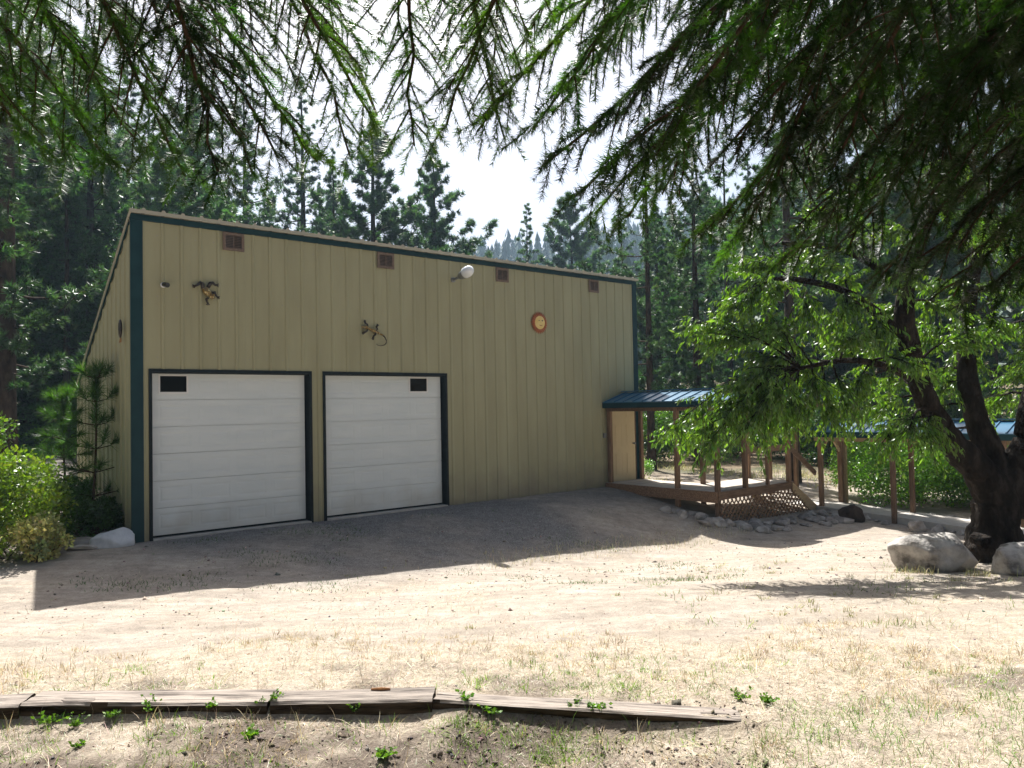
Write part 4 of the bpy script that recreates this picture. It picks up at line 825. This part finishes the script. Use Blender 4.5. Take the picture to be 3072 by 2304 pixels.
# ------------------------------------------------------------------ background pines
P1=pine(1,22,2.5,3.3,.33,nl=96,ntuft=18); P2=pine(2,19,2.2,2.7,.26,nl=88,ntuft=18); P3=pine(3,14,.8,2.6,.2,nl=64,shape='round',ntuft=34,tl=.27); P4=pine(4,17,.6,2.3,.2,nl=90,shape='fir',ntuft=20,tl=.17); P5=pine(5,20,3.5,3.0,.24,nl=46,ntuft=16); P6=pine(6,19,1.0,4.3,.34,nl=110,ntuft=26,tl=.30)
PR=[list(P1),list(P2),list(P3),list(P4),list(P5),list(P6)]; used={}
def bgtree(k,x,y,rz,sc,label,group=None,cat='pine tree'):
    nm='fir_tree' if k==3 else 'pine_tree'
    e,t=tree_obj(nm,PR[k][0],PR[k][1],x,y,rz,sc,label,cat,group,dz=-.1); PR[k][0]=t
for a in [
(0,-14.6,22,.3,1.0,'big pine with a thick dark trunk at the far left edge'),
(4,-18.6,26,1.2,1.05,'pine cut by the left frame edge behind the thick dark trunk'),
(5,-7.1,41,2.0,.93,'tall full pine rising above the middle of the garage roof'),
(5,-4.6,46,4.1,.92,'bushy pine touching the right side of the tall pine above the roof'),
(1,-10.4,45,.9,.88,'dark pine left of the tallest pine above the garage roof'),
(3,1.45,60,0,.98,'narrow pointed fir standing alone above the right part of the roof'),
(2,5.2,70,1.0,1.42,'dense rounded pine just right of the narrow pointed fir'),
(4,4.95,27.5,.5,.68,'slim pine with bare lower trunk close beside the garage right corner'),
(1,6.9,28.5,2.2,.72,'second slim pine to the right of the garage, behind the porch'),
(4,8.6,23.6,3.3,.85,'pine with a thick dark trunk standing behind the porch stairs')]: bgtree(*a[:5],a[5])
r=random.Random(11)
gl='pines in the dense wood behind the left side of the garage'; gr='pines in the wood behind the porch on the right'; gm_='small distant pines showing over the garage roof'
for x,y,k,sc in ((-21,34,5,1),(-24,42,5,1.1),(-27,38,4,1.1),(-31,50,0,1.2),(-22,50,1,1.0),(-18,33,5,.9),(-30,30,0,1.1),(-35,42,1,1.2),(-26,55,0,1.1),(-16.5,40,5,.95),(-38,56,0,1.2),(-20,27,4,.85),(-25,33,2,1.2),(-19,38,3,1.1),(-28,44,3,1.3),(-33,36,0,1.1),(-14.5,35,1,1.0),(-12.8,47,0,1.0),(-17.5,30,3,.8),(-23,29,1,.9),(-13.5,30,5,.7),(-16,46,0,1.0)):
    bgtree(k,x,y,r.random()*6,sc,'one of the dark pines crowded in the wood behind the left side of the garage',gl)
ORD=['first','second','third','fourth','fifth','sixth','seventh','eighth','ninth','tenth','eleventh','twelfth','thirteenth','fourteenth','fifteenth','sixteenth','seventeenth']
RW=sorted(((400,60,395,1),(440,64,385,0),(490,66,430,1),(545,80,455,3),(590,85,440,3),(640,62,385,4),(690,60,395,1),(715,60,410,5),(930,60,455,5),(570,70,440,1),(360,52,385,5),(460,58,420,5)))
for oi,(px,ds,yt,k) in enumerate(RW):
    p=Wp(px,yt,ds); g=h1(p[0],p[1]); hh=(22,19,14,17,20,19)[k]; bgtree(k,float(p[0]),float(p[1]),r.random()*6,(float(p[2])-g)/hh,'small distant pine over the garage roof, '+ORD[oi]+' of twelve counted from the left',gm_)
for px,ds,k,sc in ((1300,52,1,.62),(1345,46,4,.72),(1420,42,5,.7),(1460,50,0,.7),(1530,46,5,.8),(1580,38,4,.8),(1630,48,0,.8),(1700,40,5,.85),(1770,36,5,.8),(1840,44,0,.85),(1900,34,5,.85),(1960,40,0,.9),(2030,33,2,1.0),(2090,38,1,1),(2150,30,4,.85),(2230,34,0,.9),(2300,28,1,.9),(1510,60,0,.8),(1660,62,0,.85),(1800,60,0,.9),(2000,56,0,1)):
    p=Wp(px,800,ds); bgtree(k,float(p[0]),float(p[1]),r.random()*6,sc,'one of the pines in the wood behind the porch on the right',gr)
# unseen pines carry the wood on behind the viewpoint, added to shade the north sky
gb='unseen pines added behind the viewpoint'
for x,y,k,sc in ((-9,-7,0,.9),(-3,-11,1,1.0),(3,-9,0,1.0),(9,-6,1,.95),(-14,-2,0,.9),(14,-1,1,.95),(-6,-18,0,1.2),(1,-20,1,1.2),(8,-17,0,1.2),(15,-12,0,1.1),(-14,-14,1,1.1),(-19,6,1,1.0),(19,7,0,.95),(-22,-4,0,1.1),(22,-3,1,1.1),(-10,-26,0,1.4),(4,-28,0,1.4),(14,-25,1,1.4),(-20,-20,0,1.4)):
    bgtree(k,x,y,r.random()*6,sc,'one of the unseen pines added behind the viewpoint to shade the north sky',gb)
# ------------------------------------------------------------------ forest on the far hill: one mass
def far_forest(n,seed):
    rng=np.random.default_rng(seed); parts=[]
    # ragged conifer: stacked rings of drooping triangles
    pv=[];pf=[];
    for L_ in range(8):
        z=.10+.86*L_/8; rr=.19*(1-L_/8)**.9+.012; k=6
        for j in range(k):
            a=2*PI*(j+.5*(L_%2))/k+rng.normal(0,.2); w=.45; r_=rr*rng.uniform(.7,1.25); b0=len(pv)
            pv+=[(0,0,z+.12),(r_*math.cos(a-w),r_*math.sin(a-w),z-.01),(r_*1.15*math.cos(a),r_*1.15*math.sin(a),z-.045),(r_*math.cos(a+w),r_*math.sin(a+w),z-.01)]; pf+=[(b0,b0+1,b0+2),(b0,b0+2,b0+3)]
    pv=np.array(pv);pf=np.array(pf)
    x=rng.uniform(-330,360,n); y=8+rng.random(n)**.85*480; ok=((y>125)&(np.abs(x)<y*.8+20))|((y>70)&(np.abs(x)>30)&(np.abs(x)<y*.8+20))|((np.abs(x)>42)&(np.abs(x)<190)&(y<170)); x=x[ok];y=y[ok]
    z=H(x,y,False)-.5; s=rng.uniform(11,24,len(x)); an=rng.uniform(0,6.28,len(x)); c,sn=np.cos(an)[:,None],np.sin(an)[:,None]
    wdt=s*rng.uniform(.8,1.2,len(x)); X=(pv[None,:,0]*c-pv[None,:,1]*sn)*wdt[:,None]+x[:,None]; Y=(pv[None,:,0]*sn+pv[None,:,1]*c)*wdt[:,None]+y[:,None]; Z=pv[None,:,2]*s[:,None]+z[:,None]
    V=np.stack([X,Y,Z],2).reshape(-1,3); Fc=(pf[None]+(np.arange(len(x))*len(pv))[:,None,None]).reshape(-1,3)
    return npmesh('hill_forest',V,Fc,M['far_needle'],False,tints(len(x),len(pv),(1,1,1),.3,rng))
o=link('hill_forest',far_forest(3400,3)); tag(o,'blue hazy conifer forest covering the far hillside','forest',kind='stuff')
# ------------------------------------------------------------------ shrubs
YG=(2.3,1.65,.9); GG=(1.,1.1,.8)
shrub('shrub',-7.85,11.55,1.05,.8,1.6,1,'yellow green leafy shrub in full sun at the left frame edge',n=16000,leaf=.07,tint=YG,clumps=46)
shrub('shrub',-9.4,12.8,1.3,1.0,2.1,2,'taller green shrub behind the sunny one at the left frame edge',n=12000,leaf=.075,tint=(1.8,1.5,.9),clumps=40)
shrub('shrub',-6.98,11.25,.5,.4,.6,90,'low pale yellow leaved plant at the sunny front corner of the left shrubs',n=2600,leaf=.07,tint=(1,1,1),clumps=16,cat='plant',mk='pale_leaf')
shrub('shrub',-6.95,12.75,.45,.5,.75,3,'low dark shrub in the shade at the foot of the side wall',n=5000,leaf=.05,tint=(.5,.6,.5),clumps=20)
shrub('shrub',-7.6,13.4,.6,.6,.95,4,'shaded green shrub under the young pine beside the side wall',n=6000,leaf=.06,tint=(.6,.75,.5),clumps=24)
shrub('shrub',10.6,20.6,1.75,1.5,2.25,5,'large rounded green willow like shrub behind the low walkway',n=30000,leaf=.075,tint=(1.9,1.85,.8),clumps=80,stems=40)
shrub('shrub',12.2,19.6,1.2,1.1,1.9,6,'second rounded green shrub, right behind the walkway posts next to the tree trunk',n=15000,leaf=.075,tint=(1.3,1.4,.7),clumps=46,stems=26)
und='shrubs of the undergrowth behind the porch'
for i,(px,ds,w,hh,ti) in enumerate(sorted(((1400,30,1.3,1.9,(1,1.1,.7)),(1445,31,1.4,2.3,(1.5,1.5,.6)),(1500,33,1.6,2.4,(.8,1,.8)),(1545,31,1.5,2.2,(1.2,1.3,.7)),(1590,33,1.5,2.6,(1,1.1,.8)),(1640,32,1.5,2.4,(.7,.9,.7)),(1730,31,1.6,2.8,(.9,1.1,.8)),(1780,29,1.5,3.0,(.8,1,.8)),(1850,30,1.8,3.6,(1,1.15,.8)),(1930,31,1.8,3.8,(.9,1.1,.8)),(2010,29,1.8,3.6,(.8,1,.7)),(2100,28,1.8,3.4,(.8,1,.7)),(2190,26,1.8,3.4,(.7,.9,.6)),(1320,34,1.6,2.3,(.8,1,.7)),(1470,40,2,3.4,(.8,1,.8)),(1620,42,2.2,4,(.7,.9,.8)),(1700,38,2.2,4.2,(.8,1,.8))))):
    p=Wp(px,900,ds); shrub('shrub',float(p[0]),float(p[1]),w,w*.8,hh,20+i,'leafy undergrowth shrub behind the porch and walkway, '+ORD[i]+' of seventeen from the left',und,leaf=.11,n=4200,tint=tuple(.62*c for c in ti),clumps=26,stems=10)
lft='shrubs at the edge of the wood on the left'
for i,(px,ds,w,hh) in enumerate(((85,30,1.6,.6),(130,31,1.7,.8),(-50,33,2,1.8),(165,38,2.2,2.6),(150,44,2.5,2.4),(-60,40,2.4,2.6))):
    p=Wp(px,950,ds); shrub('shrub',float(p[0]),float(p[1]),w,w*.7,hh,50+i,('low bright green shrub just beyond the left shrubs, by the dark trunk','low bright green shrub beyond the left shrubs, toward the garage','shrub at the wood edge, cut by the left frame edge','taller dark shrub at the wood edge right behind the garage side','dark shrub in the wood, left of the tallest edge shrub','farthest dark shrub outside the left frame edge')[i],lft,leaf=.12,n=2600,tint=(1.6,1.8,.6) if i<2 else (.7,.9,.7),clumps=22,stems=8)
shrub('weed_clump',8.9,11.6,.5,.4,.55,70,'green leafy plant at the right frame edge behind the trunk',n=1500,leaf=.07,tint=(1,1.3,.7),clumps=12,cat='plant')
x,y_=bl(13.2,.9); shrub('sagebrush',x,y_,.42,.42,.85,71,'pale grey green bushy plant behind the porch rail',n=2600,leaf=.04,tint=(2.0,1.9,2.6),clumps=14,cat='shrub')
# ------------------------------------------------------------------ young pines with long needles
def sapling(x,y,hh,seed,label,r0=.03,nl=.16,lean=(.05,0)):
    rng=np.random.default_rng(seed); e=empty('young_pine',(x,y,h1(x,y))); tag(e,label,'young pine'); mb=MB()
    st=[(lean[0]*math.sin(i/8*3)+lean[0]*i/4,lean[1]*i/8,hh*i/8-.05*(i==0)) for i in range(9)]; mb.tube(st,[r0*(1-.75*i/8) for i in range(9)],7)
    pos=[];dr=[];S=[]
    def brush(a,b_,k):
        a=np.array(a);b_=np.array(b_);d=b_-a
        for t in rng.random(k): c=rng.normal(size=3); pos.append(a+d*t); dr.append(d/np.linalg.norm(d)*rng.uniform(.55,1.2)+c*.62); S.append(nl*rng.uniform(.75,1.1))
    for w_ in range(6):
        z=hh*(.25+.145*w_); j=z/hh*8; bx=np.interp(j,range(9),[p[0] for p in st]); by=np.interp(j,range(9),[p[1] for p in st])
        for b_ in range(4):
            a=b_*1.6+w_*.8+rng.normal(0,.2); L=(.62-.075*w_)*rng.uniform(.7,1.1); e1=(bx+L*math.cos(a),by+L*math.sin(a),z+L*rng.uniform(-.15,.45)+.12); m_=(bx+L*.55*math.cos(a),by+L*.55*math.sin(a),z+L*.12); mb.tube([(bx,by,z),m_,e1],[.010,.008,.005],4,False); brush(m_,e1,115); 
    brush(st[7],(st[8][0],st[8][1],hh+.10),520); brush(st[5],st[7],260)
    nd=(np.array([[0,.006,0],[0,-.006,0],[1,0,-.06]])*np.array([1,1,1]),np.array([[0,1,2]])); S=np.array(S); sc=np.stack([S,np.full(len(S),.75),S],1)
    v,f=scatter(nd,np.array(pos),np.array(dr),rng.uniform(0,6.28,len(pos)),sc); mb.build('stem',M['twig'],e,True); link('needles',npmesh('needles',v,f,M['needle'],False,tints(len(pos),3,(.9,1.1,1.2),.2,rng)),e)
sapling(-7.15,12.95,2.75,1,'young pine with whorls of long needles against the yellowish side wall',nl=.25)
pp=Wp(150,900,14.2)
sapling(float(pp[0]),14.2,2.35,2,'young pine left of the side wall, its bright needles hanging over the shrubs',nl=.26,lean=(-.05,0))
# ------------------------------------------------------------------ odd things at the left
x,y_=float(Wp(66,925,45)[0]),45.; t=empty('camper',(x,y_,h1(x,y_)-.15),.25); t.scale=(.62,.62,.62); tag(t,'pale green and white camper parked under the trees behind the thick trunk','camper')
v=[(-2.4,-.9,.25),(.9,-.9,.25),(1.0,-.9,.8),(.35,-.9,1.75),(-2.4,-.9,1.9)]; v+= [(a,.9,c) for a,b_,c in v]
MB().add(v,[(0,1,2,3,4),(9,8,7,6,5)]+[(i,i+5,(i+1)%5+5,(i+1)%5) for i in range(5)]).build('body',M['camper'],t,bevel=.05)
MB().add([(-1.6,-.91,.95),(.75,-.91,.95),(.28,-.91,1.62),(-1.6,-.91,1.68)],[(0,1,2,3)]).build('window',M['carglass'],t)
MB().box(-1.2,-.1,-.92,-.905,.4,.85).build('door',M['white'],t)
for xx_ in(-1.9,.4):
    MB().tube([(xx_,-.95,.15),(xx_,-.7,.15)],.32,14).build('wheel',M['black'],t)
x,y_=-8.55,13.6; t=empty('metal_hoop',(x,y_,h1(x,y_))); tag(t,'rusty orange metal hoop and tub among the plants by the side wall','tub')
a=[(.26*math.cos(i/16*2*PI),.05,.42+.26*math.sin(i/16*2*PI)) for i in range(17)]; MB().tube(a,.012,6,False).build('hoop',M['orange'],t,True)
MB().tube([(0,0,0),(0,0,.1),(0,0,.36)],[.17,.21,.24],14,True).build('tub',M['rust'],t,True)
t=empty('mast',(10.2,40,h1(10.2,40))); tag(t,'thin pale metal mast standing among the pines beyond the porch','mast'); MB().tube([(0,0,0),(0,0,6.9)],[.05,.035],8).build('pole',M['galv'],t); MB().tube([(-.35,.1,0),(-.35,.1,7.3)],[.07,.05],8).build('wood_pole',M['pinebark'],t)
# cedar railing glimpsed between the walkway and the tree
x,y_=11.35,18.4; t=empty('cedar_gate',(x,y_,h1(x,y_)),-.5); tag(t,'orange cedar railing with sunlit post cap seen left of the big tree trunk','railing')
for xx_ in (0,1.5): 
    MB().box(xx_-.06,xx_+.06,-.06,.06,0,1.15).build('post',M['cedar'],t); MB().add([(xx_-.10,-.10,1.152),(xx_+.10,-.10,1.152),(xx_+.10,.10,1.152),(xx_-.10,.10,1.152),(xx_,0,1.25)],[(0,3,2,1),(0,1,4),(1,2,4),(2,3,4),(3,0,4)]).build('post_cap',M['cedar'],t)
for zz in(.2,.95): MB().box(.062,1.438,-.03,.03,zz,zz+.09).build('rail',M['cedar'],t)
for k in range(9): MB().box(.12+k*.145,.16+k*.145,-.02,.02,.292,.948).build('baluster',M['cedar'],t)
# ------------------------------------------------------------------ grass, straw, pebbles (uncountable)
def blades(name,n,region,hh,w,matn,seed,lie=.5,dens=None,tint=(1,1,1),label=None,var=.22):
    rng=np.random.default_rng(seed); x=rng.uniform(region[0],region[1],n); y=rng.uniform(region[2],region[3],n)
    if dens is not None: k=rng.random(n)<dens(x,y); x=x[k];y=y[k]
    z=H(x,y); m_=len(x); a=rng.uniform(0,6.28,m_); el=np.abs(rng.normal(lie,.35,m_)).clip(.03,1.45); L=hh*rng.uniform(.4,1.2,m_)
    pv=np.array([[0,.5,0],[0,-.5,0],[.55,.32,.10],[.55,-.32,.10],[1,0,0.02]]); pf=np.array([[0,1,2],[2,1,3],[2,3,4]])
    d=np.stack([np.cos(a)*np.cos(el),np.sin(a)*np.cos(el),np.sin(el)],1); sc=np.stack([L,w*rng.uniform(.7,1.3,m_),L],1)
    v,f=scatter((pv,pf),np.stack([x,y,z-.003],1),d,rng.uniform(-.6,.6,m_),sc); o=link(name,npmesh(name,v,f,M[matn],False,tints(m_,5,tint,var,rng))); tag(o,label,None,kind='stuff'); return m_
def strawd(x,y):
    s=np.clip(1-(y-4.9)/1.2,0,1)+np.clip((x-2.2)/2,0,1)*np.clip((10.5-y)/5,0,1)*.5; nn=fbm(x*2.2,y*2.2,4,37); so=np.clip((4.3-y)/.3,0,1)*np.clip((.8-x)/1.2,0,1)
    inT=(np.abs(y-np.interp(x,TL[:,0],TL[:,1]-.0)-.04)<.14)&(x<1.15)
    return np.where(inT,0,np.clip(s+(nn-.47)*2.6,0.0,1)*(1-.75*so*np.clip((nn-.40)*6+.5,0,1)))
a=blades('dry_grass',70000,(-3.6,3.6,2.7,6.6),.05,.0030,'straw',1,.22,strawd,(1,1,1),'short dry straw coloured grass covering the foreground')
b2=blades('dry_grass',30000,(-5.5,11,5.8,11.5),.07,.005,'straw',2,.4,lambda x,y:strawd(x,y)*.8,(1,.98,.9),'thin dry grass on the sunlit yard')
blades('dry_grass',2600,(-3.6,3.6,2.7,6.8),.15,.003,'straw',3,1.1,strawd,(1,.9,.75),'taller dry stalks in the foreground')
ed=lambda x,y:np.where(np.abs((y-10.9)-(x+2.5)*.78)<.6,1,.0)*np.where(x>-.6,1,.05)
blades('dry_grass',9000,(-2,5.5,11.5,17),.12,.007,'straw',4,1.15,ed,(1,1,.8),'fringe of dry grass stems along the crest of the slope')
wd=lambda x,y:np.clip((fbm(x*1.7+9,y*1.7,3,61)-.43)*6,0,1)*np.clip((x+2.5)/3.5,.15,1)*np.clip((4.9-y)/.8,.1,1)*np.where((np.abs(y-np.interp(x,TL[:,0],TL[:,1])-.02)<.15)&(x<1.15),0,1)
blades('green_grass',30000,(-3.2,3.6,2.7,5.2),.06,.0035,'weed',5,.75,wd,(1.35,1.25,1),'patchy short green grass in the foreground')
blades('green_grass',7000,(1.5,9.5,6,11.3),.09,.006,'weed',6,.8,lambda x,y:np.clip((fbm(x*1.3+2,y*1.3,3,67)-.50)*8,0,1),(1.3,1.0,.9),'sparse olive grass tufts on the right of the yard')
blades('green_grass',9000,(4.3,7.3,9.2,10.3),.14,.007,'straw',7,1.0,lambda x,y:np.clip((fbm(x*2+2,y*2,3,68)-.42)*5,0,1),(.75,.8,.5),'dry and green grass growing round the boulders')
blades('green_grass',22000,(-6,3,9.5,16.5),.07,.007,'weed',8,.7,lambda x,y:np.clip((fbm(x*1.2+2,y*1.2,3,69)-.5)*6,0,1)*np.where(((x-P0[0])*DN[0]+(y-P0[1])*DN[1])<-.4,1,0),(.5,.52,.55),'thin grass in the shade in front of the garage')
blades('lawn',9000,(-21,-12,25,33),.16,.03,'weed',9,1.0,None,(1.6,1.9,.8),'bright green lawn strip beyond the shrubs at the left')
blades('dry_grass',9000,(2.5,12,21,31),.2,.02,'straw',10,1.0,lambda x,y:np.clip((fbm(x*.6,y*.6,3,70)-.42)*5,0,1),(.8,.85,.5),'dry grass under the trees behind the porch')
nearT=lambda x,y:np.exp(-((y-(np.interp(x,TL[:,0],TL[:,1])-.20))/.07)**2)*(x<1.5)*np.clip((fbm(x*4,y*2,3,91)-.40)*7,.1,1)
blades('green_grass',2600,(-3.3,1.5,3.6,4.4),.11,.004,'weed',12,1.15,nearT,(1.4,1.3,.8),'green grass sprigs growing along the front of the railroad ties')
blades('dry_grass',2600,(-3.3,1.5,3.6,4.4),.13,.0035,'straw',13,1.0,nearT,(.9,.8,.6),'dry stalks growing along the front of the railroad ties')
blades('dry_grass',5000,(-3.3,3.5,2.7,5.6),.17,.0030,'straw',14,.10,lambda x,y:np.clip((fbm(x*1.1+4,y*1.1,3,93)-.42)*6,0,1)*np.where((np.abs(y-np.interp(x,TL[:,0],TL[:,1])-.04)<.17)&(x<1.2),0,1),(1.1,1.05,1),'long dry stalks lying flat on the ground')
blades('leaf_litter',3200,(-5.5,9,2.8,13),.035,.012,'litter',15,.12,lambda x,y:np.clip(.25+(fbm(x*1.6+1,y*1.6,3,95)-.45)*4,0.02,1),(1,1,1),'small brown leaves and bark bits strewn on the ground')
def tufts(name,nc,nb,region,hh,w,matn,seed,dens,tint,label,rad=.03):
    rng=np.random.default_rng(seed); x=rng.uniform(region[0],region[1],nc); y=rng.uniform(region[2],region[3],nc); k=rng.random(nc)<dens(x,y); x=x[k];y=y[k]; m_=len(x)
    sz=rng.uniform(.5,1.5,m_); X=np.repeat(x,nb)+rng.normal(0,1,m_*nb)*rad*np.repeat(sz,nb); Y=np.repeat(y,nb)+rng.normal(0,1,m_*nb)*rad*np.repeat(sz,nb); dx=X-np.repeat(x,nb); dy=Y-np.repeat(y,nb); Z=H(X,Y)
    d=np.stack([dx/rad*.45+rng.normal(0,.35,len(X)),dy/rad*.45+rng.normal(0,.35,len(X)),rng.uniform(.4,1.3,len(X))],1); L=hh*np.repeat(sz,nb)*rng.uniform(.4,1.15,len(X))
    pv=np.array([[0,.5,0],[0,-.5,0],[.55,.32,.06],[.55,-.32,.06],[1,0,-.08]]); pf=np.array([[0,1,2],[2,1,3],[2,3,4]])
    v,f=scatter((pv,pf),np.stack([X,Y,Z-.003],1),d,rng.uniform(-.8,.8,len(X)),np.stack([L,w*rng.uniform(.6,1.3,len(X)),L],1))
    tt=np.repeat(np.repeat(np.array(tint)[None]*(1+rng.normal(0,.22,(m_,1))*np.array([[1,1,.8]])),nb,0)*(1+rng.normal(0,.15,(len(X),1))),5,0).clip(.1,3)
    o=link(name,npmesh(name,v,f,M[matn],False,tt)); tag(o,label,None,kind='stuff')
noT=lambda x,y:np.where((np.abs(y-np.interp(x,TL[:,0],TL[:,1])-.04)<.16)&(x<1.2),0,1.)
tufts('straw_tufts',1500,20,(-3.5,4,2.8,6.4),.065,.0034,'straw',21,lambda x,y:noT(x,y)*np.clip((fbm(x*1.9,y*1.9,3,41)-.38)*5,0,1),(.92,.82,.62),'clumps of dry straw grass in the foreground')
tufts('green_tufts',3000,20,(-3.3,4,2.8,5.3),.05,.0038,'weed',22,lambda x,y:noT(x,y)*np.clip((fbm(x*1.4+7,y*1.4,3,43)-.40)*6,0,1)*np.clip((4.9-y)/.6,.12,1),(1.5,1.25,.9),'clumps of short green grass in the foreground')
tufts('yard_tufts',420,18,(-4,10,6,12.5),.07,.007,'straw',23,lambda x,y:np.clip((fbm(x*.8+1,y*.8,3,47)-.42)*5,0,1)*np.clip((x+1)/4,.1,1),(.62,.68,.40),'scattered olive and dry grass tufts on the yard')
# pebbles and clods
rng=np.random.default_rng(5); n=5500; x=rng.uniform(-6,8,n); y=2.7+rng.random(n)**1.4*13; z=H(x,y); k=((x-P0[0])*DN[0]+(y-P0[1])*DN[1])<-.1; x=x[k];y=y[k];z=z[k]
ov=np.array([[1,0,0],[-1,0,0],[0,1,0],[0,-1,0],[0,0,.8],[0,0,-.6]]); of=np.array([[0,2,4],[2,1,4],[1,3,4],[3,0,4],[2,0,5],[1,2,5],[3,1,5],[0,3,5]])
s=rng.lognormal(-5.35,.5,len(x))*np.clip(y/6,.6,2); v,f=scatter((ov,of),np.stack([x,y,z],1),rng.normal(size=(len(x),3)),rng.uniform(0,6,len(x)),np.stack([s*1.3,s,s*.9],1))
M['pebble']=mat('pebble',(.16,.13,.11),(.45,.40,.34),scale=30,rough=.9,tint=True)
o=link('pebbles',npmesh('pebbles',v,f,M['pebble'],False,tints(len(x),6,(.85,.83,.8),.35,rng))); tag(o,'small pebbles and clods scattered over the yard',None,kind='stuff')
n=5200; x=rng.uniform(-3.4,1.2,n); y=rng.uniform(2.8,4.25,n); k=rng.random(n)<np.clip((fbm(x*2.2,y*2.2,4,37)-.42)*6,.03,1); x=x[k];y=y[k]; z=H(x,y); s_=rng.lognormal(-4.95,.5,len(x))
v,f=scatter((ov,of),np.stack([x,y,z],1),rng.normal(size=(len(x),3)),rng.uniform(0,6,len(x)),np.stack([s_*1.2,s_,s_*.8],1)); M['clod']=mat('clod',(.09,.072,.058),(.20,.165,.135),scale=30,rough=.95,spec=.1,tint=True)
o=link('soil_clods',npmesh('soil_clods',v,f,M['clod'],False,tints(len(x),6,(1,1,1),.25,rng))); tag(o,'crumbly dark soil clods below the railroad ties',None,kind='stuff')
# ------------------------------------------------------------------ weeds along the timbers (each one a plant)
def weed(x,y,seed,label,hh=.10,n=26,tint=(1.15,1.1,.7),leaf=.024,group=None):
    rng=np.random.default_rng(seed); e=empty('weed',(x,y,h1(x,y))); tag(e,label,'weed',group); w=MB(); P=[];Dd=[];S=[]
    sp_=rng.uniform(.7,1.8); lf=rng.uniform(.7,1.3)
    for i in range(int(rng.integers(9,18))):
        a=rng.uniform(0,6.28); L=hh*rng.uniform(.35,1.15); r_=L*sp_*rng.uniform(.3,1); t=(r_*math.cos(a),r_*math.sin(a),L*rng.uniform(.35,1)); w.tube([(0,0,0),(t[0]*.5,t[1]*.5,t[2]*.7),t],[.0016,.0013,.0008],3,False)
        for j in range(8): u=rng.uniform(.2,1); P.append(np.array([t[0]*u,t[1]*u,t[2]*u**.8])); Dd.append(np.array([rng.normal()+t[0]*8,rng.normal()+t[1]*8,.45])); S.append(leaf*lf*rng.uniform(.5,1.2))
    w.build('stem',M['weed'],e); v,f=scatter(LEAFB,np.array(P),np.array(Dd),rng.uniform(0,6,len(P)),np.array(S)); link('leaves',npmesh('leaves',v,f,M['weed'],False,tints(len(P),4,tint,.2,rng)),e)
for i,(px,py,lab,hh) in enumerate(((110,1572,'weed below the joint between the first two ties',.12),(160,1576,'bushy weed just right of the first tie joint',.10),(240,1568,'leafy weed against the long grey tie, left part',.09),(330,1564,'pair of leafy sprigs overlapping the long grey tie',.13),(460,1562,'low weed at the middle of the long grey tie',.06),(580,1556,'upright leafy weed in front of the split knot',.11),(770,1560,'small weed below the end of the long grey ties',.07),(1010,1552,'weed just right of the soil mound',.10),(1060,1566,'bushy weed in front of the brown slanting tie',.09),(1240,1562,'weed at the right part of the brown slanting tie',.08),(1290,1568,'low spreading weed in front of the right tie end',.07),(1600,1548,'bushy weed patch just past the right end of the ties',.10),(1660,1556,'weed right of the last tie, in the dry grass',.08),(170,1625,'bright green weed on the bare soil, lower left',.06),(830,1640,'weed in the soil near the bottom centre',.06),(545,1605,'small weed on the soil below the split knot',.05))):
    p=Wp(px,py,1.0); k=(EYE-.31)/(EYE-p[2]); weed(float(p[0]*k),float(k),300+i,lab,hh*.8)
print('objects',len(D.objects),'tris',sum(len(m.polygons) for m in D.meshes))
